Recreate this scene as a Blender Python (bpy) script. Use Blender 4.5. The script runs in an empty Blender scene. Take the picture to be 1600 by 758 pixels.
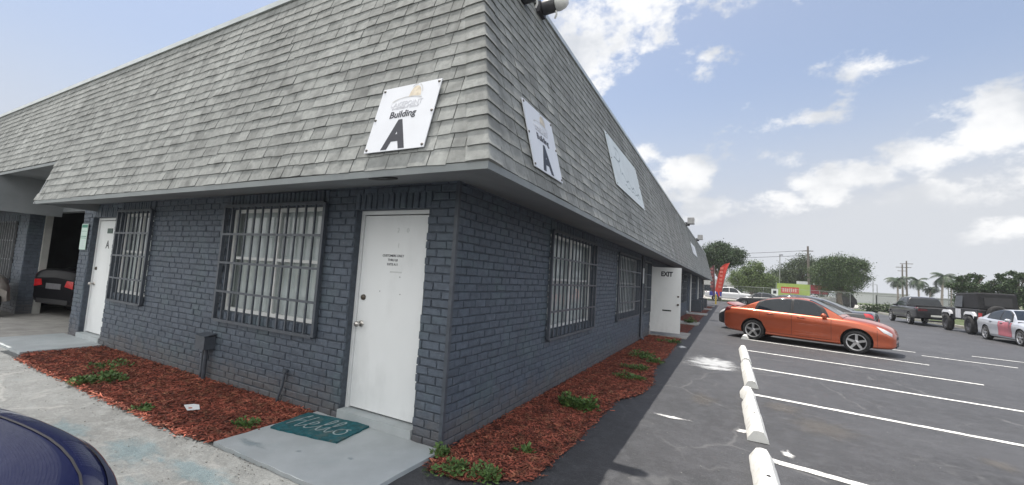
import bpy, bmesh, math, random
import numpy as np
from mathutils import Vector, Matrix
rnd = random.Random(7)
R_ = math.radians
scene = bpy.context.scene
col = scene.collection

# ------------------------------------------------------------------ camera, sky, sun, exposure
cam_d = bpy.data.cameras.new('camera')
cam = bpy.data.objects.new('camera', cam_d); col.objects.link(cam)
cam_d.sensor_width = 36.0; cam_d.lens = 36.0 * 647.92 / 1600.0
cam_d.clip_start = 0.05; cam_d.clip_end = 3000
M3 = Matrix(((0.885, -0.016, 0.466), (0.462, -0.099, -0.881), (0.060, 0.995, -0.081)))
q = M3.to_quaternion(); q.normalize()
cam.rotation_mode = 'QUATERNION'; cam.rotation_quaternion = q
cam.location = (2.263, -3.153, 1.6)
scene.camera = cam

SUN = Vector((-0.236, 0.100, 1.0)).normalized()
sun_d = bpy.data.lights.new('sun', 'SUN'); sun_d.energy = 3.3; sun_d.angle = R_(0.6); sun_d.color = (1.0, 0.95, 0.88)
sun = bpy.data.objects.new('sun', sun_d); col.objects.link(sun)
sun.rotation_euler = SUN.to_track_quat('Z', 'Y').to_euler()
scene.view_settings.view_transform = 'Standard'
scene.view_settings.look = 'None'
scene.view_settings.exposure = 0.80
scene.view_settings.gamma = 1.0
scene.view_settings.use_curve_mapping = False
scene.cycles.max_bounces = 6
scene.cycles.diffuse_bounces = 3
scene.cycles.glossy_bounces = 3
scene.cycles.transparent_max_bounces = 20

world = bpy.data.worlds.new('World'); scene.world = world; world.use_nodes = True
def build_sky():
    nt = world.node_tree; N = nt.nodes; L = nt.links; N.clear()
    def node(t, **k):
        n = N.new(t)
        for a, b in k.items(): setattr(n, a, b)
        return n
    def m(op, a, b=None, c=None, clamp=False):
        n = node('ShaderNodeMath', operation=op, use_clamp=clamp)
        for i, v in enumerate((a, b, c)):
            if v is None: continue
            if isinstance(v, (int, float)): n.inputs[i].default_value = v
            else: L.new(v, n.inputs[i])
        return n.outputs[0]
    out = node('ShaderNodeOutputWorld'); bg = node('ShaderNodeBackground')
    sky = node('ShaderNodeTexSky', sky_type='NISHITA', sun_disc=False)
    sky.sun_elevation = math.asin(SUN.z); sky.sun_rotation = math.atan2(SUN.x, SUN.y)
    sky.air_density = 1.0; sky.dust_density = 2.6; sky.ozone_density = 1.0
    tc = node('ShaderNodeTexCoord'); sep = node('ShaderNodeSeparateXYZ'); L.new(tc.outputs['Generated'], sep.inputs[0])
    X, Y, Z = sep.outputs
    az = m('ARCTAN2', X, Y); el = m('ARCSINE', Z)
    def noise(scale, detail, rough, sz, off=0.0):
        mp = node('ShaderNodeMapping'); mp.inputs['Scale'].default_value = (1, 1, sz); mp.inputs['Location'].default_value = (off, off * .7, off * .3)
        L.new(tc.outputs['Generated'], mp.inputs[0])
        n = node('ShaderNodeTexNoise'); n.inputs['Scale'].default_value = scale; n.inputs['Detail'].default_value = detail; n.inputs['Roughness'].default_value = rough
        L.new(mp.outputs[0], n.inputs['Vector']); return n.outputs[0]
    n1 = noise(13.0, 11, .62, 1.5); n2 = noise(7.0, 8, .55, 1.6, 3.1); n3 = noise(2.2, 5, .55, 2.5, 7.7)
    total = None
    for (a, e, ra, re, s) in CLOUDS:
        da = m('DIVIDE', m('SUBTRACT', az, a), ra); de = m('DIVIDE', m('SUBTRACT', el, e), re)
        d = m('SQRT', m('ADD', m('MULTIPLY', da, da), m('MULTIPLY', de, de)))
        v = m('MULTIPLY', m('SUBTRACT', 1.0, d, clamp=False), s)
        v = m('MAXIMUM', v, -1.0)
        total = v if total is None else m('MAXIMUM', total, v)
    raw = m('ADD', m('MULTIPLY', total, .72), m('MULTIPLY', m('SUBTRACT', n1, .48), 2.9))
    mask = node('ShaderNodeMapRange', interpolation_type='SMOOTHSTEP'); mask.inputs[1].default_value = .04; mask.inputs[2].default_value = .66
    L.new(raw, mask.inputs[0])
    # thin veil everywhere, thicker towards the horizon
    low = node('ShaderNodeMapRange', interpolation_type='SMOOTHSTEP'); L.new(el, low.inputs[0])
    low.inputs[1].default_value = .46; low.inputs[2].default_value = .06; low.inputs[3].default_value = 0.0; low.inputs[4].default_value = .92
    veil = m('ADD', m('MULTIPLY', low.outputs[0], m('ADD', .65, m('MULTIPLY', n3, .5))), .20, clamp=True)
    veil = m('MINIMUM', veil, .92)
    hs = node('ShaderNodeMixRGB'); hs.blend_type = 'MULTIPLY'; hs.inputs[0].default_value = 1.0
    L.new(sky.outputs[0], hs.inputs[1]); hs.inputs[2].default_value = SKY_TINT
    vm = node('ShaderNodeMixRGB'); L.new(veil, vm.inputs[0]); L.new(hs.outputs[0], vm.inputs[1]); vm.inputs[2].default_value = VEIL
    cr = node('ShaderNodeMapRange', interpolation_type='SMOOTHSTEP'); cr.inputs[1].default_value = .35; cr.inputs[2].default_value = .62; L.new(n2, cr.inputs[0])
    cc = node('ShaderNodeMixRGB'); L.new(cr.outputs[0], cc.inputs[0]); cc.inputs[1].default_value = CLOUD_LO; cc.inputs[2].default_value = CLOUD_HI
    # dull grey base below the cloud bank
    da = m('DIVIDE', m('SUBTRACT', az, .32), .42); de = m('DIVIDE', m('SUBTRACT', el, m('ADD', .09, m('MULTIPLY', m('SUBTRACT', n1, .5), .10))), m('ADD', .12, m('MULTIPLY', m('MAXIMUM', az, 0.0), .16)))
    dd = m('SQRT', m('ADD', m('MULTIPLY', da, da), m('MULTIPLY', de, de)))
    ub = node('ShaderNodeMapRange', interpolation_type='SMOOTHSTEP'); ub.inputs[1].default_value = 1.05; ub.inputs[2].default_value = .45; ub.inputs[4].default_value = .85; L.new(dd, ub.inputs[0])
    um = node('ShaderNodeMixRGB'); L.new(ub.outputs[0], um.inputs[0]); L.new(vm.outputs[0], um.inputs[1]); um.inputs[2].default_value = CLOUD_LO
    vm = um
    mx = node('ShaderNodeMixRGB'); L.new(m('MULTIPLY', mask.outputs[0], .93), mx.inputs[0]); L.new(vm.outputs[0], mx.inputs[1]); L.new(cc.outputs[0], mx.inputs[2])
    # bright cloud added out of view behind the camera to lift shaded walls
    back = node('ShaderNodeMapRange', interpolation_type='SMOOTHSTEP'); L.new(m('ADD', m('MULTIPLY', Y, -1.0), m('MULTIPLY', m('SUBTRACT', n2, .5), 1.2)), back.inputs[0]); back.inputs[1].default_value = .05; back.inputs[2].default_value = .40
    be = node('ShaderNodeMapRange', interpolation_type='SMOOTHSTEP'); L.new(el, be.inputs[0]); be.inputs[1].default_value = -.02; be.inputs[2].default_value = .12
    mb = node('ShaderNodeMixRGB'); L.new(m('MULTIPLY', back.outputs[0], be.outputs[0]), mb.inputs[0]); L.new(mx.outputs[0], mb.inputs[1]); mb.inputs[2].default_value = CLOUD_FILL
    mx = mb
    L.new(mx.outputs[0], bg.inputs[0]); bg.inputs[1].default_value = 0.10
    L.new(bg.outputs[0], out.inputs[0])
CLOUDS = [(-.33, .53, .13, .13, 1.6), (-.22, .60, .16, .09, 1.6), (-.10, .635, .18, .065, 1.5), (.05, .605, .14, .05, 1.3), (.14, .57, .05, .022, 1.0),
          (-.09, .245, .062, .055, 1.4), (-.15, .20, .06, .05, 1.3), (-.055, .165, .075, .036, 1.2), (-.19, .30, .05, .03, .8),
          (.09, .188, .06, .032, 1.2), (.155, .205, .07, .038, 1.4), (.225, .225, .08, .04, 1.4), (.30, .245, .08, .04, 1.4), (.385, .285, .075, .06, 1.6), (.46, .27, .12, .075, 1.6), (.30, .185, .06, .03, 1.2), (.42, .20, .09, .04, 1.0), (.395, .115, .06, .02, .9),
          (-.047, .481, .05, .03, .42), (.19, .405, .07, .024, .45), (.175, .395, .05, .016, .4), (.14, .343, .06, .020, .45), (.072, .30, .07, .03, .30)]
SKY_TINT = (1.0, 1.0, 1.0, 1); VEIL = (3.75, 3.9, 4.3, 1); CLOUD_LO = (4.1, 4.25, 4.5, 1); CLOUD_HI = (6.0, 6.0, 6.0, 1); CLOUD_FILL = (9.6, 9.6, 9.5, 1)
build_sky()

# ------------------------------------------------------------------ helpers
def tag(o, label=None, cat=None, group=None, kind=None):
    if label: o['label'] = label
    if cat: o['category'] = cat
    if group: o['group'] = group
    if kind: o['kind'] = kind
    return o
def empty(name, loc=(0, 0, 0), rz=0.0, label=None, cat=None, group=None):
    o = bpy.data.objects.new(name, None); col.objects.link(o)
    o.location = loc; o.rotation_euler = (0, 0, rz); o.empty_display_size = .2
    return tag(o, label, cat, group)
def copy_tree(o, parent=None):
    c = o.copy(); col.objects.link(c)
    if parent is not None: c.parent = parent
    for ch in list(o.children): copy_tree(ch, c)
    return c
def pset(root, loc):          # root stands at loc, its parts were modelled in world coordinates
    root.location = loc
    for ch in root.children: ch.matrix_parent_inverse = Matrix.Translation(-Vector(loc))

class MB:
    def __init__(s): s.v = []; s.f = []; s.mi = []; s.sm = []
    def add(s, vs, fs, mi=0, smooth=False):
        b = len(s.v); s.v.extend([tuple(p) for p in vs])
        for f in fs: s.f.append(tuple(b + i for i in f)); s.mi.append(mi); s.sm.append(smooth)
    def box(s, lo, hi, mi=0):
        (x0, y0, z0), (x1, y1, z1) = lo, hi
        if x0 > x1: x0, x1 = x1, x0
        if y0 > y1: y0, y1 = y1, y0
        if z0 > z1: z0, z1 = z1, z0
        s.add([(x0,y0,z0),(x1,y0,z0),(x1,y1,z0),(x0,y1,z0),(x0,y0,z1),(x1,y0,z1),(x1,y1,z1),(x0,y1,z1)],
              [(0,3,2,1),(4,5,6,7),(0,1,5,4),(1,2,6,5),(2,3,7,6),(3,0,4,7)], mi)
    def obox(s, c, ux, uy, uz, mi=0):     # half-vectors
        c, ux, uy, uz = map(Vector, (c, ux, uy, uz))
        P = [c - ux - uy - uz, c + ux - uy - uz, c + ux + uy - uz, c - ux + uy - uz, c - ux - uy + uz, c + ux - uy + uz, c + ux + uy + uz, c - ux + uy + uz]
        s.add(P, [(0,3,2,1),(4,5,6,7),(0,1,5,4),(1,2,6,5),(2,3,7,6),(3,0,4,7)], mi)
    def prism(s, poly, ext, mi=0):        # polygon (list of 3d points) extruded by a vector
        n = len(poly); e = Vector(ext); P = [Vector(p) for p in poly]; Q = [p + e for p in P]
        s.add(P + Q, [tuple(range(n))[::-1], tuple(range(n, 2*n))] + [(i, (i+1) % n, n + (i+1) % n, n + i) for i in range(n)], mi)
    def tube(s, pts, rad, n=8, mi=0, smooth=True, caps=True):
        pts = [Vector(p) for p in pts]
        if not isinstance(rad, (list, tuple)): rad = [rad] * len(pts)
        vs = []; up = None
        for i, p in enumerate(pts):
            d = (pts[min(i+1, len(pts)-1)] - pts[max(i-1, 0)]).normalized()
            if up is None:
                a = Vector((0,0,1)) if abs(d.z) < .9 else Vector((1,0,0)); up = d.cross(a).normalized()
            up = (up - d * up.dot(d)).normalized(); w = d.cross(up)
            for k in range(n):
                t = 2*math.pi*k/n; vs.append(p + (up*math.cos(t) + w*math.sin(t)) * rad[i])
        fs = [(i*n+k, i*n+(k+1) % n, (i+1)*n+(k+1) % n, (i+1)*n+k) for i in range(len(pts)-1) for k in range(n)]
        s.add(vs, fs, mi, smooth)
        if caps:
            s.add(vs[:n], [tuple(range(n))[::-1]], mi); s.add(vs[-n:], [tuple(range(n))], mi)
    def lathe(s, prof, c, axis, n=24, mi=0, smooth=True):   # prof: (r, h)
        c = Vector(c); a = Vector(axis).normalized(); u = a.cross(Vector((0,0,1)) if abs(a.z) < .9 else Vector((1,0,0))).normalized(); w = a.cross(u)
        vs = [c + a*h + (u*math.cos(2*math.pi*k/n) + w*math.sin(2*math.pi*k/n))*r for r, h in prof for k in range(n)]
        fs = [(i*n+k, i*n+(k+1) % n, (i+1)*n+(k+1) % n, (i+1)*n+k) for i in range(len(prof)-1) for k in range(n)]
        s.add(vs, fs, mi, smooth)
    def grid(s, rows, mi=0, smooth=True, flip=False):
        nr, nc = len(rows), len(rows[0]); vs = [p for r in rows for p in r]
        fs = []
        for i in range(nr-1):
            for j in range(nc-1):
                f = (i*nc+j, i*nc+j+1, (i+1)*nc+j+1, (i+1)*nc+j); fs.append(f[::-1] if flip else f)
        s.add(vs, fs, mi, smooth)
    def build(s, name, mats, parent=None, fix=False, sharp=None):
        me = bpy.data.meshes.new(name); me.from_pydata(s.v, [], s.f)
        if not isinstance(mats, (list, tuple)): mats = [mats]
        for mm in mats: me.materials.append(mm)
        me.polygons.foreach_set('material_index', s.mi); me.polygons.foreach_set('use_smooth', s.sm)
        if fix or sharp:
            bm = bmesh.new(); bm.from_mesh(me)
            if fix: bmesh.ops.remove_doubles(bm, verts=bm.verts, dist=1e-5); bmesh.ops.recalc_face_normals(bm, faces=bm.faces)
            if sharp:
                for e in bm.edges:
                    if len(e.link_faces) == 2 and e.calc_face_angle(0) > R_(sharp): e.smooth = False
            bm.to_mesh(me); bm.free()
        me.update()
        o = bpy.data.objects.new(name, me); col.objects.link(o)
        if parent is not None: o.parent = parent
        return o

_mats = {}
def mat(name, c, rough=.7, var=.12, scale=6.0, bump=0.0, bscale=60.0, metal=0.0, spec=.5, island=0.0, coat=0.0, emit=0.0, c2=None, c2scale=1.5, c2amt=.5, detail=6, stretch=None):
    if name in _mats: return _mats[name]
    m = bpy.data.materials.new(name); m.use_nodes = True; nt = m.node_tree; N = nt.nodes; L = nt.links
    b = N['Principled BSDF']; b.inputs['Roughness'].default_value = rough; b.inputs['Metallic'].default_value = metal
    b.inputs['Specular IOR Level'].default_value = spec; b.inputs['Coat Weight'].default_value = coat; b.inputs['Coat Roughness'].default_value = .04
    tc = N.new('ShaderNodeTexCoord'); vec = tc.outputs['Object']
    if stretch:
        mp = N.new('ShaderNodeMapping'); mp.inputs['Scale'].default_value = stretch; L.new(vec, mp.inputs[0]); vec = mp.outputs[0]
    def noise(sc, det=detail, r=.6):
        n = N.new('ShaderNodeTexNoise'); n.inputs['Scale'].default_value = sc; n.inputs['Detail'].default_value = det; n.inputs['Roughness'].default_value = r
        L.new(vec, n.inputs['Vector']); return n.outputs[0]
    def mix(f, a, bb, t='MIX'):
        n = N.new('ShaderNodeMixRGB'); n.blend_type = t
        for i, v in enumerate((f, a, bb)):
            if isinstance(v, (int, float)): n.inputs[i].default_value = v
            elif isinstance(v, tuple): n.inputs[i].default_value = (v + (1,))[:4]
            else: L.new(v, n.inputs[i])
        return n.outputs[0]
    def ramp(f, a, bb):
        n = N.new('ShaderNodeMapRange'); n.interpolation_type = 'SMOOTHSTEP'; n.inputs[1].default_value = a; n.inputs[2].default_value = bb; L.new(f, n.inputs[0]); return n.outputs[0]
    cur = mix(ramp(noise(scale), .3, .7), tuple(x*(1-var) for x in c), tuple(min(1, x*(1+var)) for x in c))
    if c2 is not None:
        nn = N.new('ShaderNodeMath'); nn.operation = 'MULTIPLY'; nn.inputs[1].default_value = c2amt; L.new(ramp(noise(c2scale, 8, .65), .48, .68), nn.inputs[0])
        cur = mix(nn.outputs[0], cur, c2)
    if island:
        g = N.new('ShaderNodeNewGeometry'); mr = N.new('ShaderNodeMapRange'); mr.inputs[3].default_value = 1-island; mr.inputs[4].default_value = 1+island
        L.new(g.outputs['Random Per Island'], mr.inputs[0])
        hs = N.new('ShaderNodeVectorMath'); hs.operation = 'SCALE'; L.new(cur, hs.inputs[0]); L.new(mr.outputs[0], hs.inputs['Scale']); cur = hs.outputs[0]
    L.new(cur, b.inputs['Base Color'])
    if bump:
        bp = N.new('ShaderNodeBump'); bp.inputs['Strength'].default_value = 1.0; bp.inputs['Distance'].default_value = bump
        L.new(noise(bscale, 8, .65), bp.inputs['Height']); L.new(bp.outputs[0], b.inputs['Normal'])
    if emit: b.inputs['Emission Strength'].default_value = emit; b.inputs['Emission Color'].default_value = c + (1,)
    _mats[name] = m; return m
def nodes_of(m): return m.node_tree.nodes, m.node_tree.links, m.node_tree.nodes['Principled BSDF']

# asphalt of the lot: dark aggregate, pale scuffs, hairline cracks and stains
def asphalt_mat(name, base, pale, blue=None):
    m = bpy.data.materials.new(name); m.use_nodes = True; N, L, b = nodes_of(m)
    tc = N.new('ShaderNodeTexCoord'); V = tc.outputs['Object']
    def noise(sc, det=8, r=.65, st=None):
        v = V
        if st: mp = N.new('ShaderNodeMapping'); mp.inputs['Scale'].default_value = st; mp.inputs['Rotation'].default_value = (0, 0, .2); L.new(V, mp.inputs[0]); v = mp.outputs[0]
        n = N.new('ShaderNodeTexNoise'); n.inputs['Scale'].default_value = sc; n.inputs['Detail'].default_value = det; n.inputs['Roughness'].default_value = r; L.new(v, n.inputs['Vector']); return n.outputs[0]
    def ramp(f, a, bb, lo=0, hi=1):
        n = N.new('ShaderNodeMapRange'); n.interpolation_type = 'SMOOTHSTEP'; n.inputs[1].default_value = a; n.inputs[2].default_value = bb; n.inputs[3].default_value = lo; n.inputs[4].default_value = hi; L.new(f, n.inputs[0]); return n.outputs[0]
    def mix(f, a, bb):
        n = N.new('ShaderNodeMixRGB')
        for i, v in enumerate((f, a, bb)):
            if isinstance(v, (int, float)): n.inputs[i].default_value = v
            elif isinstance(v, tuple): n.inputs[i].default_value = v + (1,)
            else: L.new(v, n.inputs[i])
        return n.outputs[0]
    def mul(a, bb):
        n = N.new('ShaderNodeMath'); n.operation = 'MULTIPLY'
        for i, v in enumerate((a, bb)):
            if isinstance(v, (int, float)): n.inputs[i].default_value = v
            else: L.new(v, n.inputs[i])
        return n.outputs[0]
    k = lambda s: tuple(x*s for x in base)
    c = mix(ramp(noise(.45), .35, .65), k(.78), k(1.25))
    c = mix(mul(ramp(noise(5.0, 10, .75), .44, .62), .7), c, k(1.6))
    c = mix(mul(ramp(noise(2.6), .5, .72), .45), c, k(.62))
    c = mix(mul(ramp(noise(95, 4), .50, .72), .60), c, pale)
    c = mix(mul(ramp(noise(60, 4, .6), .52, .70), .6), c, k(.55))
    c = mix(mul(ramp(noise(14, 10, .75, (1, 3.5, 1)), .53, .68), .55), c, pale)
    c = mix(mul(ramp(noise(22, 8, .8), .52, .66), .55), c, k(.5))
    vo = N.new('ShaderNodeTexVoronoi'); vo.feature = 'DISTANCE_TO_EDGE'; vo.inputs['Scale'].default_value = .55
    nz = N.new('ShaderNodeTexNoise'); nz.inputs['Scale'].default_value = 2.2; nz.inputs['Detail'].default_value = 6; L.new(V, nz.inputs['Vector'])
    mv = N.new('ShaderNodeMixRGB'); mv.inputs[0].default_value = .25; L.new(V, mv.inputs[1]); L.new(nz.outputs['Color'], mv.inputs[2]); L.new(mv.outputs[0], vo.inputs['Vector'])
    crack = mul(ramp(vo.outputs['Distance'], .012, .0), ramp(noise(.8, 4), .45, .56))
    c = mix(mul(crack, .55), c, pale)
    vo2 = N.new('ShaderNodeTexVoronoi'); vo2.feature = 'DISTANCE_TO_EDGE'; vo2.inputs['Scale'].default_value = 2.1; L.new(mv.outputs[0], vo2.inputs['Vector'])
    c = mix(mul(mul(ramp(vo2.outputs['Distance'], .035, .0), ramp(noise(1.1, 5), .50, .60)), .32), c, pale)
    vo3 = N.new('ShaderNodeTexVoronoi'); vo3.inputs['Scale'].default_value = .55; vo3.inputs['Randomness'].default_value = 1.0; L.new(mv.outputs[0], vo3.inputs['Vector'])
    if not blue: c = mix(mul(mul(ramp(vo3.outputs['Distance'], .34, .05), ramp(noise(7, 6), .42, .60)), .55), c, k(.42))
    if blue: c = mix(mul(ramp(noise(.9, 7, .7), .58, .74), .6), c, blue)
    L.new(c, b.inputs['Base Color']); b.inputs['Roughness'].default_value = .62; b.inputs['Specular IOR Level'].default_value = .5
    bp = N.new('ShaderNodeBump'); bp.inputs['Distance'].default_value = .006; L.new(noise(120, 6, .7), bp.inputs['Height']); L.new(bp.outputs[0], b.inputs['Normal'])
    return m
M_ASPH = asphalt_mat('lot_asphalt', (.041, .042, .046), (.13, .13, .13))
M_PAVE = asphalt_mat('front_pavement', (.120, .127, .127), (.27, .27, .26), (.11, .165, .18))
M_GROUND = mat('far_ground', (.10, .105, .07), .95, .3, .2, c2=(.05, .075, .03), c2scale=.05)
M_CONC = mat('painted_slab', (.40, .43, .44), .75, .08, 3, .003, 90, c2=(.30, .36, .38), c2scale=2.2, c2amt=.4)
M_CONC2 = mat('bare_concrete', (.36, .35, .33), .9, .15, 4, .004, 70, c2=(.22, .21, .20), c2scale=1.8)
M_ROAD = mat('pale_road', (.36, .35, .32), .9, .12, .6)
M_BRICK = mat('blue_grey_brick_paint', (.080, .100, .131), .60, .16, 16, .008, 55, island=.08, c2=(.090, .124, .142), c2scale=2.0, c2amt=.7)
def grime(m):
    N, L, b = nodes_of(m); src = b.inputs['Base Color'].links[0].from_socket
    tc = N.new('ShaderNodeTexCoord'); sp = N.new('ShaderNodeSeparateXYZ'); L.new(tc.outputs['Object'], sp.inputs[0])
    n = N.new('ShaderNodeTexNoise'); n.inputs['Scale'].default_value = 3.5; n.inputs['Detail'].default_value = 9; n.inputs['Roughness'].default_value = .7; L.new(tc.outputs['Object'], n.inputs['Vector'])
    ad = N.new('ShaderNodeMath'); ad.operation = 'MULTIPLY_ADD'; L.new(n.outputs[0], ad.inputs[0]); ad.inputs[1].default_value = -.75; L.new(sp.outputs[2], ad.inputs[2])
    r = N.new('ShaderNodeMapRange'); r.interpolation_type = 'SMOOTHSTEP'; r.inputs[1].default_value = .02; r.inputs[2].default_value = -.32; r.inputs[4].default_value = .42; L.new(ad.outputs[0], r.inputs[0])
    x = N.new('ShaderNodeMixRGB'); L.new(r.outputs[0], x.inputs[0]); L.new(src, x.inputs[1]); x.inputs[2].default_value = (.15, .125, .105, 1)
    n2 = N.new('ShaderNodeTexNoise'); n2.inputs['Scale'].default_value = 46; n2.inputs['Detail'].default_value = 3; L.new(tc.outputs['Object'], n2.inputs['Vector'])
    r2 = N.new('ShaderNodeMapRange'); r2.inputs[1].default_value = .735; r2.inputs[2].default_value = .77; r2.inputs[4].default_value = .7; L.new(n2.outputs[0], r2.inputs[0])
    y = N.new('ShaderNodeMixRGB'); L.new(r2.outputs[0], y.inputs[0]); L.new(x.outputs[0], y.inputs[1]); y.inputs[2].default_value = (.30, .31, .32, 1); L.new(y.outputs[0], b.inputs['Base Color'])
grime(M_BRICK)
M_MORTAR = mat('blue_grey_mortar_paint', (.060, .073, .093), .75, .2, 20, .006, 40)
M_IRON = mat('blue_grey_iron_paint', (.066, .077, .095), .45, .15, 12)
M_SOFFIT = mat('grey_soffit_paint', (.21, .225, .235), .7, .07, 1.5, .002, 20, c2=(.15, .165, .175), c2scale=.9)
M_FASCIA = mat('pale_fascia_paint', (.225, .245, .25), .6, .08, 3, c2=(.16, .18, .19), c2scale=2.5)
M_WHITE = mat('white_door_paint', (.76, .78, .785), .45, .03, 2, .0012, 14, c2=(.60, .62, .62), c2scale=2.2, c2amt=.45, stretch=(1, 1, .5))
M_FRAME = mat('white_window_frame', (.66, .67, .66), .45, .06, 6)
M_METAL = mat('brushed_nickel', (.55, .53, .50), .3, .1, 20, metal=1.0)
M_BLACK = mat('flat_black', (.014, .014, .016), .6, .2, 10)
M_TRIM = mat('roof_edge_metal', (.46, .49, .48), .4, .1, 3, metal=.3)
M_SIGN = mat('white_sign_panel', (.66, .68, .72), .4, .03, 3)
M_INK = mat('dark_sign_ink', (.022, .024, .034), .5, .15, 12)
M_FAINT = mat('faint_grey_ink', (.53, .54, .58), .5, .05, 6)
M_GOLD = mat('faded_gold_ink', (.58, .51, .40), .5, .25, 14, c2=(.50, .50, .48), c2scale=9)
M_WHITEPAINT = mat('white_road_paint', (.72, .72, .69), .75, .08, 5, c2=(.17, .17, .17), c2scale=11, c2amt=.75, detail=12)
M_STOP = mat('white_wheel_stop_paint', (.74, .74, .71), .75, .06, 6, .004, 50, c2=(.42, .42, .40), c2scale=7, c2amt=.5)

def shingle_mat():
    m = mat('grey_asphalt_shingle', (.255, .264, .256), .95, .14, 26, .004, 260, island=.13, c2=(.135, .140, .136), c2scale=6.5, c2amt=.75)
    N, L, b = nodes_of(m)
    # broad weathering streaks running down the roof
    src = b.inputs['Base Color'].links[0].from_socket
    tc = N.new('ShaderNodeTexCoord'); mp = N.new('ShaderNodeMapping'); mp.inputs['Scale'].default_value = (1.6, 1.6, .35); L.new(tc.outputs['Object'], mp.inputs[0])
    n = N.new('ShaderNodeTexNoise'); n.inputs['Scale'].default_value = 1.0; n.inputs['Detail'].default_value = 7; L.new(mp.outputs[0], n.inputs['Vector'])
    r = N.new('ShaderNodeMapRange'); r.inputs[1].default_value = .35; r.inputs[2].default_value = .7; r.inputs[3].default_value = .86; r.inputs[4].default_value = 1.22; L.new(n.outputs[0], r.inputs[0])
    s = N.new('ShaderNodeVectorMath'); s.operation = 'SCALE'; L.new(src, s.inputs[0]); L.new(r.outputs[0], s.inputs['Scale']); L.new(s.outputs[0], b.inputs['Base Color'])
    return m
M_SHINGLE = shingle_mat()
M_UNDER = mat('shingle_underlay', (.045, .045, .045), .95, .2, 10)

def glass_mat():
    m = bpy.data.materials.new('window_glass'); m.use_nodes = True; nt = m.node_tree; N = nt.nodes; L = nt.links
    for n in list(N):
        if n.type == 'BSDF_PRINCIPLED': N.remove(n)
    out = [n for n in N if n.type == 'OUTPUT_MATERIAL'][0]
    t = N.new('ShaderNodeBsdfTransparent'); t.inputs[0].default_value = (.80, .84, .85, 1)
    g = N.new('ShaderNodeBsdfGlossy'); g.inputs['Roughness'].default_value = .03
    lw0 = N.new('ShaderNodeLayerWeight'); lw0.inputs[0].default_value = .5
    pw = N.new('ShaderNodeMath'); pw.operation = 'POWER'; L.new(lw0.outputs['Facing'], pw.inputs[0]); pw.inputs[1].default_value = 3.0
    lw = N.new('ShaderNodeMath'); lw.operation = 'MULTIPLY_ADD'; L.new(pw.outputs[0], lw.inputs[0]); lw.inputs[1].default_value = .35; lw.inputs[2].default_value = .06
    tc = N.new('ShaderNodeTexCoord'); ns = N.new('ShaderNodeTexNoise'); ns.inputs['Scale'].default_value = 1.3; L.new(tc.outputs['Object'], ns.inputs['Vector'])
    bp = N.new('ShaderNodeBump'); bp.inputs['Distance'].default_value = .006; L.new(ns.outputs[0], bp.inputs['Height']); L.new(bp.outputs[0], g.inputs['Normal'])
    mx = N.new('ShaderNodeMixShader'); L.new(lw.outputs[0], mx.inputs[0]); L.new(t.outputs[0], mx.inputs[1]); L.new(g.outputs[0], mx.inputs[2]); L.new(mx.outputs[0], out.inputs[0])
    return m
M_GLASS = glass_mat()
M_CURTAIN = mat('pale_curtain', (.72, .73, .72), .9, .12, 3, c2=(.50, .51, .49), c2scale=1.5)
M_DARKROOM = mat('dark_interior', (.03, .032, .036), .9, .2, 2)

def text(body, size, M, m, name, parent, ext=.0012, bold=0.0, align='CENTER', sx=1.0, shear=0.0):
    c = bpy.data.curves.new(name, 'FONT'); c.body = body; c.size = size; c.extrude = ext; c.offset = bold; c.align_x = align; c.align_y = 'CENTER'; c.resolution_u = 3; c.shear = shear
    t = bpy.data.objects.new(name, c); col.objects.link(t)
    dg = bpy.context.evaluated_depsgraph_get(); me = bpy.data.meshes.new_from_object(t.evaluated_get(dg))
    bpy.data.objects.remove(t); bpy.data.curves.remove(c)
    me.transform(M @ Matrix.Diagonal((sx, 1, 1, 1))); me.materials.clear(); me.materials.append(m); me.name = name
    o = bpy.data.objects.new(name, me); col.objects.link(o)
    if parent is not None: o.parent = parent
    return o
def frame(o, r, u):      # matrix: local x -> r, local y -> u, local z -> outward normal
    r = Vector(r).normalized(); u = Vector(u).normalized(); n = r.cross(u)
    return Matrix(((r.x, u.x, n.x, o[0]), (r.y, u.y, n.y, o[1]), (r.z, u.z, n.z, o[2]), (0, 0, 0, 1)))

# ------------------------------------------------------------------ ground
def sheet(name, pts, z, m, sub=0, parent=None):
    b = MB(); b.add([(x, y, z) for x, y in pts], [tuple(range(len(pts)))])
    o = b.build(name, m, parent); return o
b = MB(); b.add([(-900, -900, -.02), (900, -900, -.02), (900, 1400, -.02), (-900, 1400, -.02)], [(0, 1, 2, 3)])
tag(b.build('terrain', M_GROUND), kind='structure')
lot = sheet('parking_lot', [(0.0, -12), (40, -12), (30, 10), (15.6, 30), (15.6, 58), (-2, 58), (-2, 0)], 0.0, M_ASPH)
tag(lot, kind='structure')
def rough_edge(pts, step=.12, amp=.025, seed=1):
    r = random.Random(seed); out = []
    for (x0, y0), (x1, y1) in zip(pts, pts[1:] + pts[:1]):
        n = max(1, int(math.hypot(x1-x0, y1-y0)/step))
        for i in range(n):
            t = i/n; out.append((x0+(x1-x0)*t + r.uniform(-amp, amp), y0+(y1-y0)*t + r.uniform(-amp, amp)))
    return out
pave = sheet('front_pavement', [(-40, -14), (0.0, -14), (0.03, -.9), (-40, -.9)], .004, M_PAVE); tag(pave, kind='structure')
drive = sheet('driveway', [(-40, -.9), (-8.5, -.9), (-8.5, 12), (-40, 12)], .006, M_CONC2); tag(drive, kind='structure')
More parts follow.
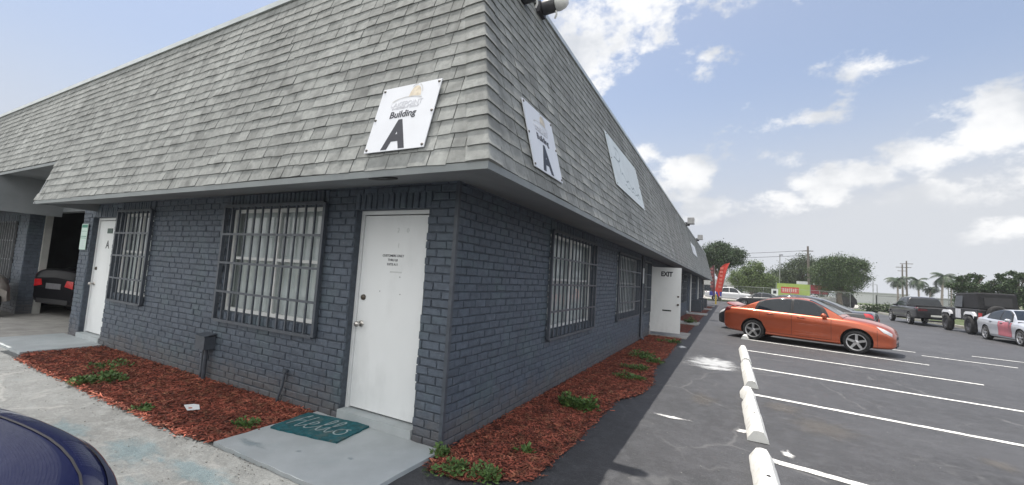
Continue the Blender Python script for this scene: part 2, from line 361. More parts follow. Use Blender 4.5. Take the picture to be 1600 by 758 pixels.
# entry slabs: low concrete pads
def slab(x0, y0, x1, y1, h, m, seed):
    pts = rough_edge([(x0, y0), (x1, y0), (x1, y1), (x0, y1)], .09, .006, seed)
    b = MB(); b.prism([(x, y, -.01) for x, y in pts], (0, 0, h + .01)); return tag(b.build('concrete_path', m, fix=True), kind='structure')
slab(-1.62, -1.035, .035, -.03, .035, M_CONC, 3)
slab(-8.7, -.95, -7.02, -.03, .04, M_CONC, 4)
for (y0, y1, s) in ((10.75, 12.3, 5), (16.1, 17.6, 6), (23.6, 25.4, 7), (30.8, 32.4, 8), (37.4, 38.8, 9)): slab(.04, y0, 1.12, y1, .04, M_CONC2, s)

# painted lines, splashes
def line(x0, y0, x1, y1, w):
    d = Vector((x1-x0, y1-y0)).normalized(); n = Vector((-d.y, d.x)) * (w/2); L_ = math.hypot(x1-x0, y1-y0); k = int(L_/.07); r = random.Random(int(x0*97+y0*31))
    up = []; dn = []
    for i in range(k+1):
        p = Vector((x0, y0)) + d*(L_*i/k); j = r.uniform(-.006, .006); j2 = r.uniform(-.006, .006)
        up.append(p + n*(1+j/w*2)); dn.append(p - n*(1+j2/w*2))
    b = MB(); b.add([(p.x, p.y, .005) for p in up] + [(p.x, p.y, .005) for p in dn], [(i, k+1+i, k+2+i, i+1) for i in range(k)])
    b.build('painted_line', M_WHITEPAINT, lot)
for a in ((2.50, 1.705, 7.2, .80, .105), (2.62, 4.47, 7.6, 3.70, .10), (2.68, 7.02, 7.6, 6.12, .10), (2.72, 9.82, 6.8, 8.80, .10), (2.75, 12.72, 6.75, 11.22, .10),
          (7.3, 13.5, 9.0, 12.9, .10), (2.9, 15.9, 7.4, 14.3, .10), (3.0, 18.9, 7.6, 17.2, .10), (8.9, 15.0, 10.4, 14.5, .1)): line(*a)
def splash(name, cx, cy, rx, ry, m, seed, z=.0065, n=26, parent=None):
    r = random.Random(seed); b = MB(); rings = [0, .35, .7, 1.0, 1.35]; ang = [2*math.pi*i/n for i in range(n)]; k = [r.uniform(.75, 1.2) for _ in ang]
    b.add([(cx, cy, z)] + [(cx+math.cos(t)*rx*q_*kk, cy+math.sin(t)*ry*q_*kk, z) for q_ in rings[1:] for t, kk in zip(ang, k)],
          [(0, 1+i, 1+(i+1) % n) for i in range(n)] + [(1+j*n+i, 1+(j+1)*n+i, 1+(j+1)*n+(i+1) % n, 1+j*n+(i+1) % n) for j in range(3) for i in range(n)])
    o = b.build(name, m, parent or lot); at = o.data.attributes.new('fade', 'FLOAT', 'POINT')
    at.data.foreach_set('value', [1.0] + [1-q_/1.35 for q_ in rings[1:] for _ in ang])
def stain_mat(name, c, amt, sc):
    m = mat(name, c, .85, .1, 5); N, L, bs = nodes_of(m)
    tc = N.new('ShaderNodeTexCoord'); n = N.new('ShaderNodeTexNoise'); n.inputs['Scale'].default_value = sc; n.inputs['Detail'].default_value = 10; n.inputs['Roughness'].default_value = .7
    mp = N.new('ShaderNodeMapping'); mp.inputs['Scale'].default_value = (1, 2.2, 1); L.new(tc.outputs['Object'], mp.inputs[0]); L.new(mp.outputs[0], n.inputs['Vector'])
    a = N.new('ShaderNodeAttribute'); a.attribute_name = 'fade'
    ad = N.new('ShaderNodeMath'); ad.operation = 'MULTIPLY_ADD'; L.new(a.outputs['Fac'], ad.inputs[0]); ad.inputs[1].default_value = .75; L.new(n.outputs[0], ad.inputs[2])
    r = N.new('ShaderNodeMapRange'); r.interpolation_type = 'SMOOTHSTEP'; r.inputs[1].default_value = .72; r.inputs[2].default_value = 1.12; r.inputs[4].default_value = amt; L.new(ad.outputs[0], r.inputs[0]); L.new(r.outputs[0], bs.inputs['Alpha'])
    return m
M_SPILL = stain_mat('spilled_white_paint', (.42, .43, .44), .9, 3.0)
M_SPOT = stain_mat('white_paint_spot', (.62, .62, .61), 1.0, 6)
M_RUST = stain_mat('pale_brown_stain', (.15, .135, .118), .30, 26)
M_BLUE = stain_mat('blue_paint_mist', (.11, .21, .25), .28, 6)
splash('paint_spill', 1.98, 7.0, .62, .95, M_SPILL, 3, .0065, 30)
splash('paint_spill', 2.05, 6.35, .45, .30, M_SPILL, 5, .0068, 30)
splash('paint_spot', 1.66, 2.42, .24, .07, M_SPOT, 8, .0072)
splash('paint_spot', 2.80, 1.94, .07, .14, M_SPOT, 9, .0072, 14)
splash('paint_spot', 1.18, 8.9, .14, .3, M_SPOT, 10, .0072, 16)
splash('paint_spot', 2.42, 2.42, .08, .09, M_SPOT, 11, .0072, 14)
splash('brown_stain', 1.95, 3.6, .26, .50, M_RUST, 12, .006)
splash('brown_stain', 4.69, 3.02, .18, .26, M_RUST, 13, .006)
splash('brown_stain', 2.95, 3.9, .35, .4, M_RUST, 14, .006)
splash('brown_stain', 3.3, 3.2, .5, .5, M_RUST, 15, .0062)
for i, (x, y, rx, ry) in enumerate(((-2.0, -1.45, .5, .22), (-1.2, -1.35, .6, .16), (-2.9, -1.6, .45, .2), (-1.0, -1.75, .7, .3))): splash('paint_mist', x, y, rx, ry, M_BLUE, 60+i, .008 + i*.0003, 24, pave)
for i, (x, y, rx, ry) in enumerate(((-1.35, -.88, .22, .06), (-.9, -.75, .05, .03), (-.45, -.6, .04, .025))): splash('paint_mist', x, y, rx, ry, M_BLUE, 70+i, .0375, 20, pave)

# ------------------------------------------------------------------ office building
HT, KS, E0, ZB = 4.90, 3.8, .80, 2.36            # roof top, slope, overhang, slope base
def off(z): return E0 - (z - ZB)/KS
bld = empty('office_building', (0, 0, 0), 0, 'long blue-grey brick office building under a steep grey shingle roof, barred windows and white doors', 'building')
XL, YE = -8.6, 42.0
def Pf(u, z, d=0): return (-u, -d, z)     # front wall
def Ps(u, z, d=0): return (d, u, z)       # side wall
DOOR_F = (.33, 1.32, 0, 2.21); DOOR_2 = (7.22, 8.18, 0, 2.21)
WIN_F = (1.80, 3.72, .92, 2.27); WIN_2 = (5.86, 6.98, .92, 2.27)
front_open = [DOOR_F, DOOR_2, WIN_F, WIN_2]
WIN_S = [(2.30, 4.42, .87, 2.25), (6.3, 8.75, .87, 2.25), (9.45, 10.6, .87, 2.25), (13.6, 15.4, .87, 2.25), (18.6, 20.6, .87, 2.25), (21.3, 23.0, .87, 2.25), (26.2, 28.2, .87, 2.25), (28.9, 30.4, .87, 2.25), (33.4, 35.4, .87, 2.25), (39.3, 41.2, .87, 2.25)]
DOOR_S = [(10.82, 11.78, 0, 2.21), (16.4, 17.36, 0, 2.21), (24.0, 24.96, 0, 2.21), (31.1, 32.06, 0, 2.21), (37.6, 38.56, 0, 2.21)]
side_open = WIN_S + DOOR_S
ZW = 2.47
def backing(P, U, opens, th=.10, start=0):
    b = MB(); us = sorted({start, U, *[o[0] for o in opens], *[o[1] for o in opens]}); zs = sorted({-.05, ZW, *[max(-.05, o[2] if o[2] > 0 else -.05) for o in opens], *[o[3] for o in opens]})
    for u0, u1 in zip(us, us[1:]):
        for z0, z1 in zip(zs, zs[1:]):
            uc, zc = (u0+u1)/2, (z0+z1)/2
            if any(o[0] < uc < o[1] and o[2] < zc+1e-6 and zc < o[3] for o in opens): continue
            q8 = [P(u, z, d) for u, z, d in ((u0,z0,-th),(u1,z0,-th),(u1,z1,-th),(u0,z1,-th),(u0,z0,0),(u1,z0,0),(u1,z1,0),(u0,z1,0))]
            b.add(q8, [(0,3,2,1),(4,5,6,7),(0,1,5,4),(1,2,6,5),(2,3,7,6),(3,0,4,7)])
    return b
def brick(b, P, u0, u1, z0, z1, r, d=.013, simple=False):
    d = d * r.uniform(.75, 1.3); j = lambda a: r.uniform(-a, a); s = .007
    B = [(u0+j(.003), z0+j(.003)), (u1+j(.003), z0+j(.003)), (u1+j(.003), z1+j(.003)), (u0+j(.003), z1+j(.003))]
    if simple:
        b.add([P(u, z, -.004) for u, z in B] + [P(u, z, d) for u, z in B], [(4,5,6,7),(0,1,5,4),(1,2,6,5),(2,3,7,6),(3,0,4,7)]); return
    cu, cz = (u0+u1)/2, (z0+z1)/2
    F = [(u + (s if u < cu else -s)*r.uniform(.6, 1.6), z + (s if z < cz else -s)*r.uniform(.5, 1.3)) for u, z in B]
    b.add([P(u, z, -.004) for u, z in B] + [P(u, z, d*.62) for u, z in B] + [P(u, z, d+j(.003)) for u, z in F],
          [(8,9,10,11),(0,1,5,4),(1,2,6,5),(2,3,7,6),(3,0,4,7),(4,5,9,8),(5,6,10,9),(6,7,11,10),(7,4,8,11)])
def bricks(b, P, U, opens, r, near, cz=.0785, bl=.205, ustart=0.0):
    """running bond with soldier courses above openings and a brick sill below windows"""
    zones = []
    for o in opens:
        zones.append(o); zones.append((o[0]-.03, o[1]+.03, o[3], o[3]+.185))
        if o[2] > .3: zones.append((o[0]-.02, o[1]+.02, o[2]-.115, o[2]))
    k = 0; z = .012
    while z < ZW - .02:
        z1 = min(z + cz - .011, ZW - .004)
        u = ustart - (bl*.5 if k % 2 else 0); zc = (z+z1)/2; cut = sorted([(o[0], o[1]) for o in zones if o[2]-.01 < zc < o[3]+.005])
        while u < U:
            w = bl * r.uniform(.93, 1.08); a, e = max(u, ustart), min(u + w - .011, U); segs = [(a, e)]
            for c0, c1 in cut:
                new = []
                for s0, s1 in segs:
                    if s1 <= c0 or s0 >= c1: new.append((s0, s1))
                    else:
                        if s0 < c0: new.append((s0, min(s1, c0 - .002 + r.uniform(-.006, .010))))
                        if s1 > c1: new.append((max(s0, c1 + .002 - r.uniform(-.006, .010)), s1))
                segs = new
            for s0, s1 in segs:
                if s1 - s0 > .028: brick(b, P, s0, s1, z + r.uniform(-.003, .003), z1 + r.uniform(-.003, .003), r, simple=not near(u))
            u += w
        z += cz; k += 1
    for o in opens:
        n = int((o[1]-o[0]+.06)/.076); w = (o[1]-o[0]+.06)/n
        for i in range(n): brick(b, P, o[0]-.03+i*w, o[0]-.03+(i+1)*w-.014, o[3]+.004, min(o[3]+.175, ZW-.004), r, .02, simple=not near(o[0]))
        if o[2] > .3:
            n = int((o[1]-o[0]+.04)/.076); w = (o[1]-o[0]+.04)/n
            for i in range(n): brick(b, P, o[0]-.02+i*w, o[0]-.02+(i+1)*w-.014, o[2]-.105, o[2]-.006, r, .03, simple=not near(o[0]))
bk = backing(Pf, -XL, front_open); fw = bk.build('front_wall', M_MORTAR, bld, fix=True)
b = MB(); bricks(b, Pf, -XL, front_open, random.Random(11), lambda u: True, ustart=.004); b.build('brickwork', M_BRICK, fw)
bk = backing(Ps, YE, side_open, start=.10); sw = bk.build('side_wall', M_MORTAR, bld, fix=True)
b = MB(); bricks(b, Ps, YE, side_open, random.Random(12), lambda u: u < 13, ustart=.004); b.build('brickwork', M_BRICK, sw)
# left end of the front wall (return into the carport) and far end
b = MB(); b.box((XL-.001, .1, -.05), (XL+.1, 9, ZW)); b.build('end_wall', M_MORTAR, bld); b = MB(); b.box((XL+.1, YE-.1, -.05), (-.1, YE, ZW)); b.build('end_wall', M_MORTAR, bld)
b = MB(); r = random.Random(13)
bricks(b, lambda u, z, d: (XL-d, u-.0, z), 2.2, [], r, lambda u: True, ustart=.0); b.build('end_brickwork', M_BRICK, bld)
# metal angle on the corner
b = MB(); b.box((-.012, -.024, -.02), (.024, .012, ZW))
b.build('corner_trim', M_IRON, bld)
# interior: floor slab and rear partition so windows look into a dim room
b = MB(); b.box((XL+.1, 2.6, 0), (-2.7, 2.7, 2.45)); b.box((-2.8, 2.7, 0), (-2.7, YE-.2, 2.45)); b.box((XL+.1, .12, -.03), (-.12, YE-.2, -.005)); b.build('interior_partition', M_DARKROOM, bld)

# --- mansard roof
FX0 = -26.0
NOT0, NOT1 = -8.05, -11.3         # raised driveway portal
def mf(x, z, d=0): # front slope
    n = Vector((0, -KS, 1)).normalized(); return Vector((x, -off(z), z)) + n*d
def ms(y, z, d=0):
    n = Vector((KS, 0, 1)).normalized(); return Vector((off(z), y, z)) + n*d
NF, NS = Vector((0, -KS, 1)).normalized(), Vector((KS, 0, 1)).normalized()
b = MB()
b.add([mf(FX0, 2.375), mf(NOT1, 2.375), mf(NOT1, 3.1), mf(NOT0, 3.1), mf(NOT0, 2.375), mf(off(2.375), 2.375), mf(off(HT), HT), mf(FX0, HT)], [(0, 1, 2, 7), (2, 3, 6, 7), (3, 4, 5, 6)])
b.add([ms(-off(2.375), 2.375), ms(YE+.1, 2.375), ms(YE+.1, HT), ms(-off(HT), HT)], [(0, 1, 2, 3)])
b.add([(off(2.375), YE+.1, 2.375), (-6, YE+.1, 2.375), (-6, YE+.1, HT), (off(HT), YE+.1, HT)], [(0, 1, 2, 3)])
b.add([(FX0, -off(HT), HT-.02), (off(HT), -off(HT), HT-.02), (off(HT), YE+.1, HT-.02), (FX0, YE+.1, HT-.02)], [(0, 1, 2, 3)])
roof = b.build('roof', M_UNDER, bld)
EXPO = .128; CS = KS/math.hypot(1, KS)       # z per slope length
def tabs(b, M, lo, hi, clip, r, z0=2.375, wid=.172):
    row = 0; z = z0
    while z < HT - .02:
        z1 = min(z + EXPO*CS, HT - .004); l, h = clip(z, lo, hi, 0), clip(z, lo, hi, 1)
        u = l - r.uniform(0, wid)
        wav = r.uniform(0, 6.28)
        while u < h:
            w = wid*r.choice((.72, .9, 1, 1, 1.12, 1.3)); a, e = max(u, l), min(u + w - r.uniform(.004, .009), h)
            if e - a > .02 and not _holed(M, (a+e)/2, z):
                dz = .004*math.sin(u*1.7+wav) + r.uniform(-.006, .005); t = r.uniform(.008, .015); k = r.uniform(-.0035, .0035)
                v = [M(a, z+dz+k, t), M(e, z+dz-k, t*r.uniform(.8, 1.15)), M(e, z1+.004, .003), M(a, z1+.004, .003), M(a, z+dz+k, .0), M(e, z+dz-k, .0)]
                b.add(v, [(0,1,2,3), (4,5,1,0), (0,3,4), (1,5,2)])
            u += w
        z += EXPO*CS; row += 1
def _holed(M, u, z): return M is mf and NOT1 < u < NOT0 and z < 3.07
b = MB(); r = random.Random(21)
tabs(b, mf, FX0, 0, lambda z, lo, hi, s: lo if s == 0 else off(z) - .10, r)
b.build('front_shingles', M_SHINGLE, roof)
b = MB(); tabs(b, ms, 0, YE+.1, lambda z, lo, hi, s: (-off(z) + .10) if s == 0 else hi, r)
b.build('side_shingles', M_SHINGLE, roof)
b = MB(); z = 2.37
while z < HT - .05:                       # bent cap shingles over the corner
    z1 = z + EXPO*CS + .05; wl, wr = .165 + r.uniform(-.012, .012), .165 + r.uniform(-.012, .012); t = .026
    def row(zz, tt):
        o = off(zz); c = Vector((o, -o, zz)); cn = Vector((1, -1, .36)).normalized()
        return [mf(o-wl, zz-.004, tt*.9), mf(o-wl*.5, zz, tt*.95), mf(o-.02, zz, tt), c + cn*tt*1.25, ms(-o+.02, zz, tt), ms(-o+wr*.5, zz, tt*.95), ms(-o+wr, zz-.004, tt*.9)]
    A, B_, C0 = row(z + r.uniform(-.006, .006), t), row(min(z1, HT), .008), row(z + .002, .0)
    b.grid([C0, A], smooth=False); b.grid([A, B_], smooth=True); b.add([A[0], B_[0], C0[0]], [(0, 1, 2)]); b.add([A[-1], C0[-1], B_[-1]], [(0, 1, 2)])
    z += EXPO*CS
b.build('hip_caps', M_SHINGLE, roof)
b = MB(); oT = off(HT)
b.prism([(FX0, -oT-.045, HT-.05), (FX0, -oT+.06, HT-.05), (FX0, -oT+.06, HT+.035), (FX0, -oT-.03, HT+.035)], (oT+.045-FX0, 0, 0))
b.prism([(oT+.045, -oT+.06, HT-.05), (oT-.06, -oT+.06, HT-.05), (oT-.06, -oT+.06, HT+.035), (oT+.03, -oT+.06, HT+.035)], (0, YE+.1+oT, 0))
b.build('roof_edge', M_TRIM, roof, fix=True)
# fascia strip, soffit
b = MB(); zf0, zf1 = 2.318, 2.372; e0, e1 = off(zf1)-.012, off(zf1)+.004
for x0, x1 in ((FX0, NOT1), (NOT0, e1)): b.box((x0, -e1, zf0), (x1, -e0, zf1))
b.box((e0, -e0, zf0), (e1, YE+.1, zf1)); b.box((NOT1, -off(3.1)-.004, 3.05), (NOT0, -off(3.1)+.012, 3.098)); b.build('fascia', M_FASCIA, bld)
b = MB(); so, si = .795, .0
for x0, x1 in ((FX0, NOT1), (NOT0, 0)):
    xo = so if x1 == 0 else x1
    b.add([(x0, -so, 2.325), (xo, -so, 2.325), (x1, .02, 2.465), (x0, .02, 2.465)], [(0, 1, 2, 3)])
b.add([(so, -so, 2.325), (so, YE+.1, 2.325), (-.02, YE+.1, 2.465), (-.02, 0, 2.465)], [(0, 1, 2, 3)])
b.build('soffit', M_SOFFIT, bld)
# driveway portal: return boards, raised soffit, lintel
b = MB()
for x, s in ((NOT0, 1), (NOT1, -1)):
    b = MB(); P = [(x, -off(3.1), 3.1), (x, -off(2.32)-.002, 2.32), (x, .40, 2.32), (x, .40, 3.1)]; b.prism(P, (s*.05, 0, 0)); b.build('portal_side', M_SOFFIT, bld)
b = MB(); b.add([(NOT1, -off(3.1), 3.098), (NOT0, -off(3.1), 3.098), (NOT0, .6, 3.098), (NOT1, .6, 3.098)], [(0, 1, 2, 3)]); b.build('portal_soffit', M_SOFFIT, bld)
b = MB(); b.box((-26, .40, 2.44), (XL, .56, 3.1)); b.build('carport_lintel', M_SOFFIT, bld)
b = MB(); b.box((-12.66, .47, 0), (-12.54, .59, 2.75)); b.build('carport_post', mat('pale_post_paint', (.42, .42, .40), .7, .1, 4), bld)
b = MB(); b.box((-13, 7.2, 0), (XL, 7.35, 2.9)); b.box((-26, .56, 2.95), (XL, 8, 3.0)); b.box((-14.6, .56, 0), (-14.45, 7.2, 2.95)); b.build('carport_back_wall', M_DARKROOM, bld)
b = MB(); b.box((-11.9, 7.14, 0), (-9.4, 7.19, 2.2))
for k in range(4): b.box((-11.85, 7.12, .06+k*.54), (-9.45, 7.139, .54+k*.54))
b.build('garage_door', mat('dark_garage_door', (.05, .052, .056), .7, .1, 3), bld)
b = MB(); b.lathe([(.0, .0), (.055, .0), (.075, -.004), (.10, -.012), (.115, -.012), (.12, 0)], (-.30, -.66, 2.349), (0, -.17, 1), 24); 
b.build('soffit_vent', M_BLACK, bld)  # round dark vent under the eave, not a lamp

# --- windows
def window(P, o, n_bar, sym, seed, rail=3, detail=True, proj=.03):
    u0, u1, z0, z1 = o; r = random.Random(seed)
    root = MB(); dz = -.055                                    # frame sits back in the opening
    def pb(b, a0, a1, c0, c1, d0, d1, mi=0):
        q8 = [P(u, z, d) for u, z, d in ((a0,c0,d0),(a1,c0,d0),(a1,c1,d0),(a0,c1,d0),(a0,c0,d1),(a1,c0,d1),(a1,c1,d1),(a0,c1,d1))]
        b.add(q8, [(0,3,2,1),(4,5,6,7),(0,1,5,4),(1,2,6,5),(2,3,7,6),(3,0,4,7)], mi)
    f = .045
    pb(root, u0, u0+f, z0, z1, dz-.06, dz); pb(root, u1-f, u1, z0, z1, dz-.06, dz); pb(root, u0+f, u1-f, z0, z0+f, dz-.06, dz); pb(root, u0+f, u1-f, z1-f, z1, dz-.06, dz)
    um = (u0+u1)/2; zm = z0 + (z1-z0)*.52
    pb(root, um-.03, um+.03, z0+f, z1-f, dz-.05, dz-.01)
    pb(root, u0+f, um-.03, zm-.018, zm+.018, dz-.05, dz-.015); pb(root, um+.03, u1-f, zm-.018, zm+.018, dz-.05, dz-.015)
    w = root.build('window', M_FRAME, bld, fix=True)
    g = MB(); g.add([P(u0+.01, z0+.01, dz-.032), P(u1-.01, z0+.01, dz-.032), P(u1-.01, z1-.01, dz-.032), P(u0+.01, z1-.01, dz-.032)], [(0, 1, 2, 3)]); g.build('pane', M_GLASS, w)
    c = MB(); n = int((u1-u0+.44)/.018); gap = r.uniform(.3, .7)
    rows = [[], []]
    for i in range(n+1):
        u = u0 - .22 + (u1-u0+.44)*i/n; d = dz - .11 + .022*math.sin(u*34 + r.uniform(-.3, .3)) + .012*math.sin(u*81)
        rows[0].append(P(u, z0+.03, d)); rows[1].append(P(u, z1-.02, d))
    c.grid(rows, smooth=True); c.build('curtain', M_CURTAIN, w)
    bars = MB(); e0, e1, y0, y1 = u0-.03, u1+.035, z0-.12, z1+.03; d = proj
    for (a0, a1, c0, c1) in ((e0-.02, e0+.02, y0, y1), (e1-.02, e1+.02, y0, y1), (e0+.02, e1-.02, y0-.018, y0+.018), (e0+.02, e1-.02, y1-.018, y1+.018)): pb(bars, a0, a1, c0, c1, d, d+.04)
    for k in range(1, n_bar+1):
        u = e0 + (e1-e0)*k/(n_bar+1); pb(bars, u-.0095, u+.0095, y0+.018, y1-.018, d+.012, d+.031)
    for k in range(1, rail+1):
        z = y0 + (y1-y0)*(k/(rail+1)); pb(bars, e0+.02, e1-.02, z-.014, z+.014, d+.031, d+.040)
    for (u, z) in ((e0, y0+.2), (e1, y0+.2), (e0, y1-.2), (e1, y1-.2)): pb(bars, u-.012, u+.012, z-.012, z+.012, -.01, d)
    bars.build('security_bars', M_IRON, w)
    return w
window(Pf, WIN_F, 11, 1, 1); window(Pf, WIN_2, 7, 1, 2)
for i, o in enumerate(WIN_S): window(Ps, o, int((o[1]-o[0])/.165), 1, 10+i)

# --- doors
def door(P, o, knob_u, seed, hinge_right=True):
    u0, u1, z0, z1 = o; b = MB(); dp = -.085; zb = .125
    def pb(b, a0, a1, c0, c1, d0, d1, mi=0):
        q8 = [P(u, z, d) for u, z, d in ((a0,c0,d0),(a1,c0,d0),(a1,c1,d0),(a0,c1,d0),(a0,c0,d1),(a1,c0,d1),(a1,c1,d1),(a0,c1,d1))]
        b.add(q8, [(0,3,2,1),(4,5,6,7),(0,1,5,4),(1,2,6,5),(2,3,7,6),(3,0,4,7)], mi)
    f = .04
    pb(b, u0+f+.005, u1-f-.005, zb+.012, z1-f-.012, dp-.045, dp-.004); D = b.build('door', M_WHITE, bld, fix=True)
    b = MB(); pb(b, u0, u0+f, .12, z1, dp-.06, dp+.012); pb(b, u1-f, u1, .12, z1, dp-.06, dp+.012); pb(b, u0+f, u1-f, z1-f, z1, dp-.06, dp+.012); b.build('door_frame', M_WHITE, D, fix=True)
    b = MB(); pb(b, u0+.002, u1-.002, -.02, .118, -.16, .03); b.build('threshold', M_CONC, D, fix=True)
    b = MB(); n = Vector(P(0, 0, 1)) - Vector(P(0, 0, 0))
    b.lathe([(0, .012), (.030, .010), (.034, 0)], P(knob_u, 1.0, dp-.004), n, 20); b.lathe([(.012, 0), (.012, .04), (.027, .046), (.031, .062), (.026, .078), (0, .082)], P(knob_u, 1.0, dp-.004), n, 20); b.build('handle', M_METAL, D)
    b = MB(); b.lathe([(.031, 0), (.028, .016), (.018, .020), (0, .021)], P(knob_u, 1.28, dp-.004), n, 20); b.build('deadbolt', mat('dark_bronze', (.10, .085, .07), .4, .1, 10, metal=.8), D)
    return D
D1 = door(Pf, DOOR_F, 1.205, 1)
FM = lambda x, z, d=.0885: frame((x, d, z), (1, 0, 0), (0, 0, 1))
text('CUSTOMERS ONLY', .034, FM(-.835, 1.735), M_INK, 'door_lettering', D1, bold=.0006)
text('THRU LB', .034, FM(-.835, 1.69), M_INK, 'door_lettering', D1, bold=.0006)
text('SUITE A11', .034, FM(-.835, 1.645), M_INK, 'door_lettering', D1, bold=.0006)
M_GHOST = mat('ghost_lettering', (.60, .62, .62), .6, .1, 8)
text('2', .07, FM(-.79, 2.0), M_GHOST, 'door_lettering', D1); text('0', .07, FM(-.66, 2.0), M_GHOST, 'door_lettering', D1); text('1', .07, FM(-.77, 1.84), M_GHOST, 'door_lettering', D1)
for (mx_, mz_) in ((-.98, 1.36), (-.70, 1.345), (-.72, 1.52)): b = MB(); b.lathe([(.006, 0), (0, .001)], (mx_, .0888, mz_), (0, -1, 0), 8); b.build('screw_hole', M_INK, D1)
b = MB(); b.box((-.86, .0875, 1.56), (-.70, .0886, 1.575)); b.build('tape_mark', M_GHOST, D1)
D2 = door(Pf, DOOR_2, 8.06, 2)
text('A', .20, FM(-7.72, 1.72), M_INK, 'door_lettering', D2, bold=.004)
b = MB(); b.box((-7.78, .080, 1.93), (-7.58, .088, 2.02)); b.build('number_plate', mat('dark_green_plate', (.02, .06, .045), .5), D2)
for i, o in enumerate(DOOR_S):
    if i == 0: continue
    door(Ps, o, o[0]+.12, 5+i)
# open exit door: swung out square to the wall, hinged on its near side
o = DOOR_S[0]
b = MB(); b.box((.03, 10.80, .135), (.93, 10.845, 2.17)); DX = b.build('exit_door', M_WHITE, bld, fix=True)
b = MB(); b.box((-.09, 10.82, .12), (-.02, 10.86, 2.21)); b.box((-.09, 11.74, .12), (-.02, 11.78, 2.21)); b.box((-.09, 10.86, 2.17), (-.02, 11.74, 2.21)); b.build('door_frame', M_WHITE, DX)
b = MB(); b.box((-.16, 10.822, -.02), (.03, 11.778, .115)); b.build('threshold', M_CONC2, DX)
for z, nm in ((1.02, 'handle'), (1.27, 'deadbolt')):
    b = MB(); b.lathe([(.034, 0), (.03, .012), (.014, .02), (.026, .045), (.028, .06), (0, .07)] if nm == 'handle' else [(.03, 0), (.027, .02), (0, .022)], (.855, 10.80, z), (0, -1, 0), 16); b.build(nm, mat('dark_bronze', (.10, .085, .07)), DX)
b = MB(); b.box((.40, 10.790, .80), (.66, 10.7995, .84)); b.build('mail_slot', M_BLACK, DX)
for z in (.35, 1.15, 1.98):
    b = MB(); b.tube([(.022, 10.79, z-.05), (.022, 10.79, z+.05)], .012, 8); b.build('hinge', M_METAL, DX)
text('EXIT', .20, frame((.50, 10.7985, 1.955), (1, 0, 0), (0, 0, 1)), M_INK, 'exit_lettering', DX, bold=.009, sx=.84)

# ------------------------------------------------------------------ left wing beyond the carport
wing = empty('side_wing', (0, 0, 0), 0, 'brick wing with a barred window at the far left, beyond the dark carport', 'building')
b = MB(); b.box((-26, .22, -.05), (-12.62, .40, 2.44)); b.box((-12.72, .40, -.05), (-12.62, .47, 2.44)); b.build('wall', M_MORTAR, wing)
WOP = (.72, 2.4, .80, 2.2)
b = MB(); bricks(b, lambda u, z, d: (-12.62-u, .22-d, z), 6, [WOP], random.Random(31), lambda u: False); bricks(b, lambda u, z, d: (-12.62+d, .22+u, z), .26, [], random.Random(32), lambda u: False); b.build('brickwork', M_BRICK, wing)
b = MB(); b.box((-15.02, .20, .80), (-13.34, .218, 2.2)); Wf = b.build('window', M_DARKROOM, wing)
b = MB()
for k in range(10): x = -13.34-1.68*k/9; b.box((x-.01, .15, .78), (x+.01, .17, 2.22))
for k in range(4): z = .8+1.4*k/3; b.box((-15.02, .17, z-.014), (-13.34, .19, z+.014))
b.build('security_bars', mat('pale_bar_paint', (.16, .17, .18), .5), Wf)
pset(wing, (-13, .3, 0))

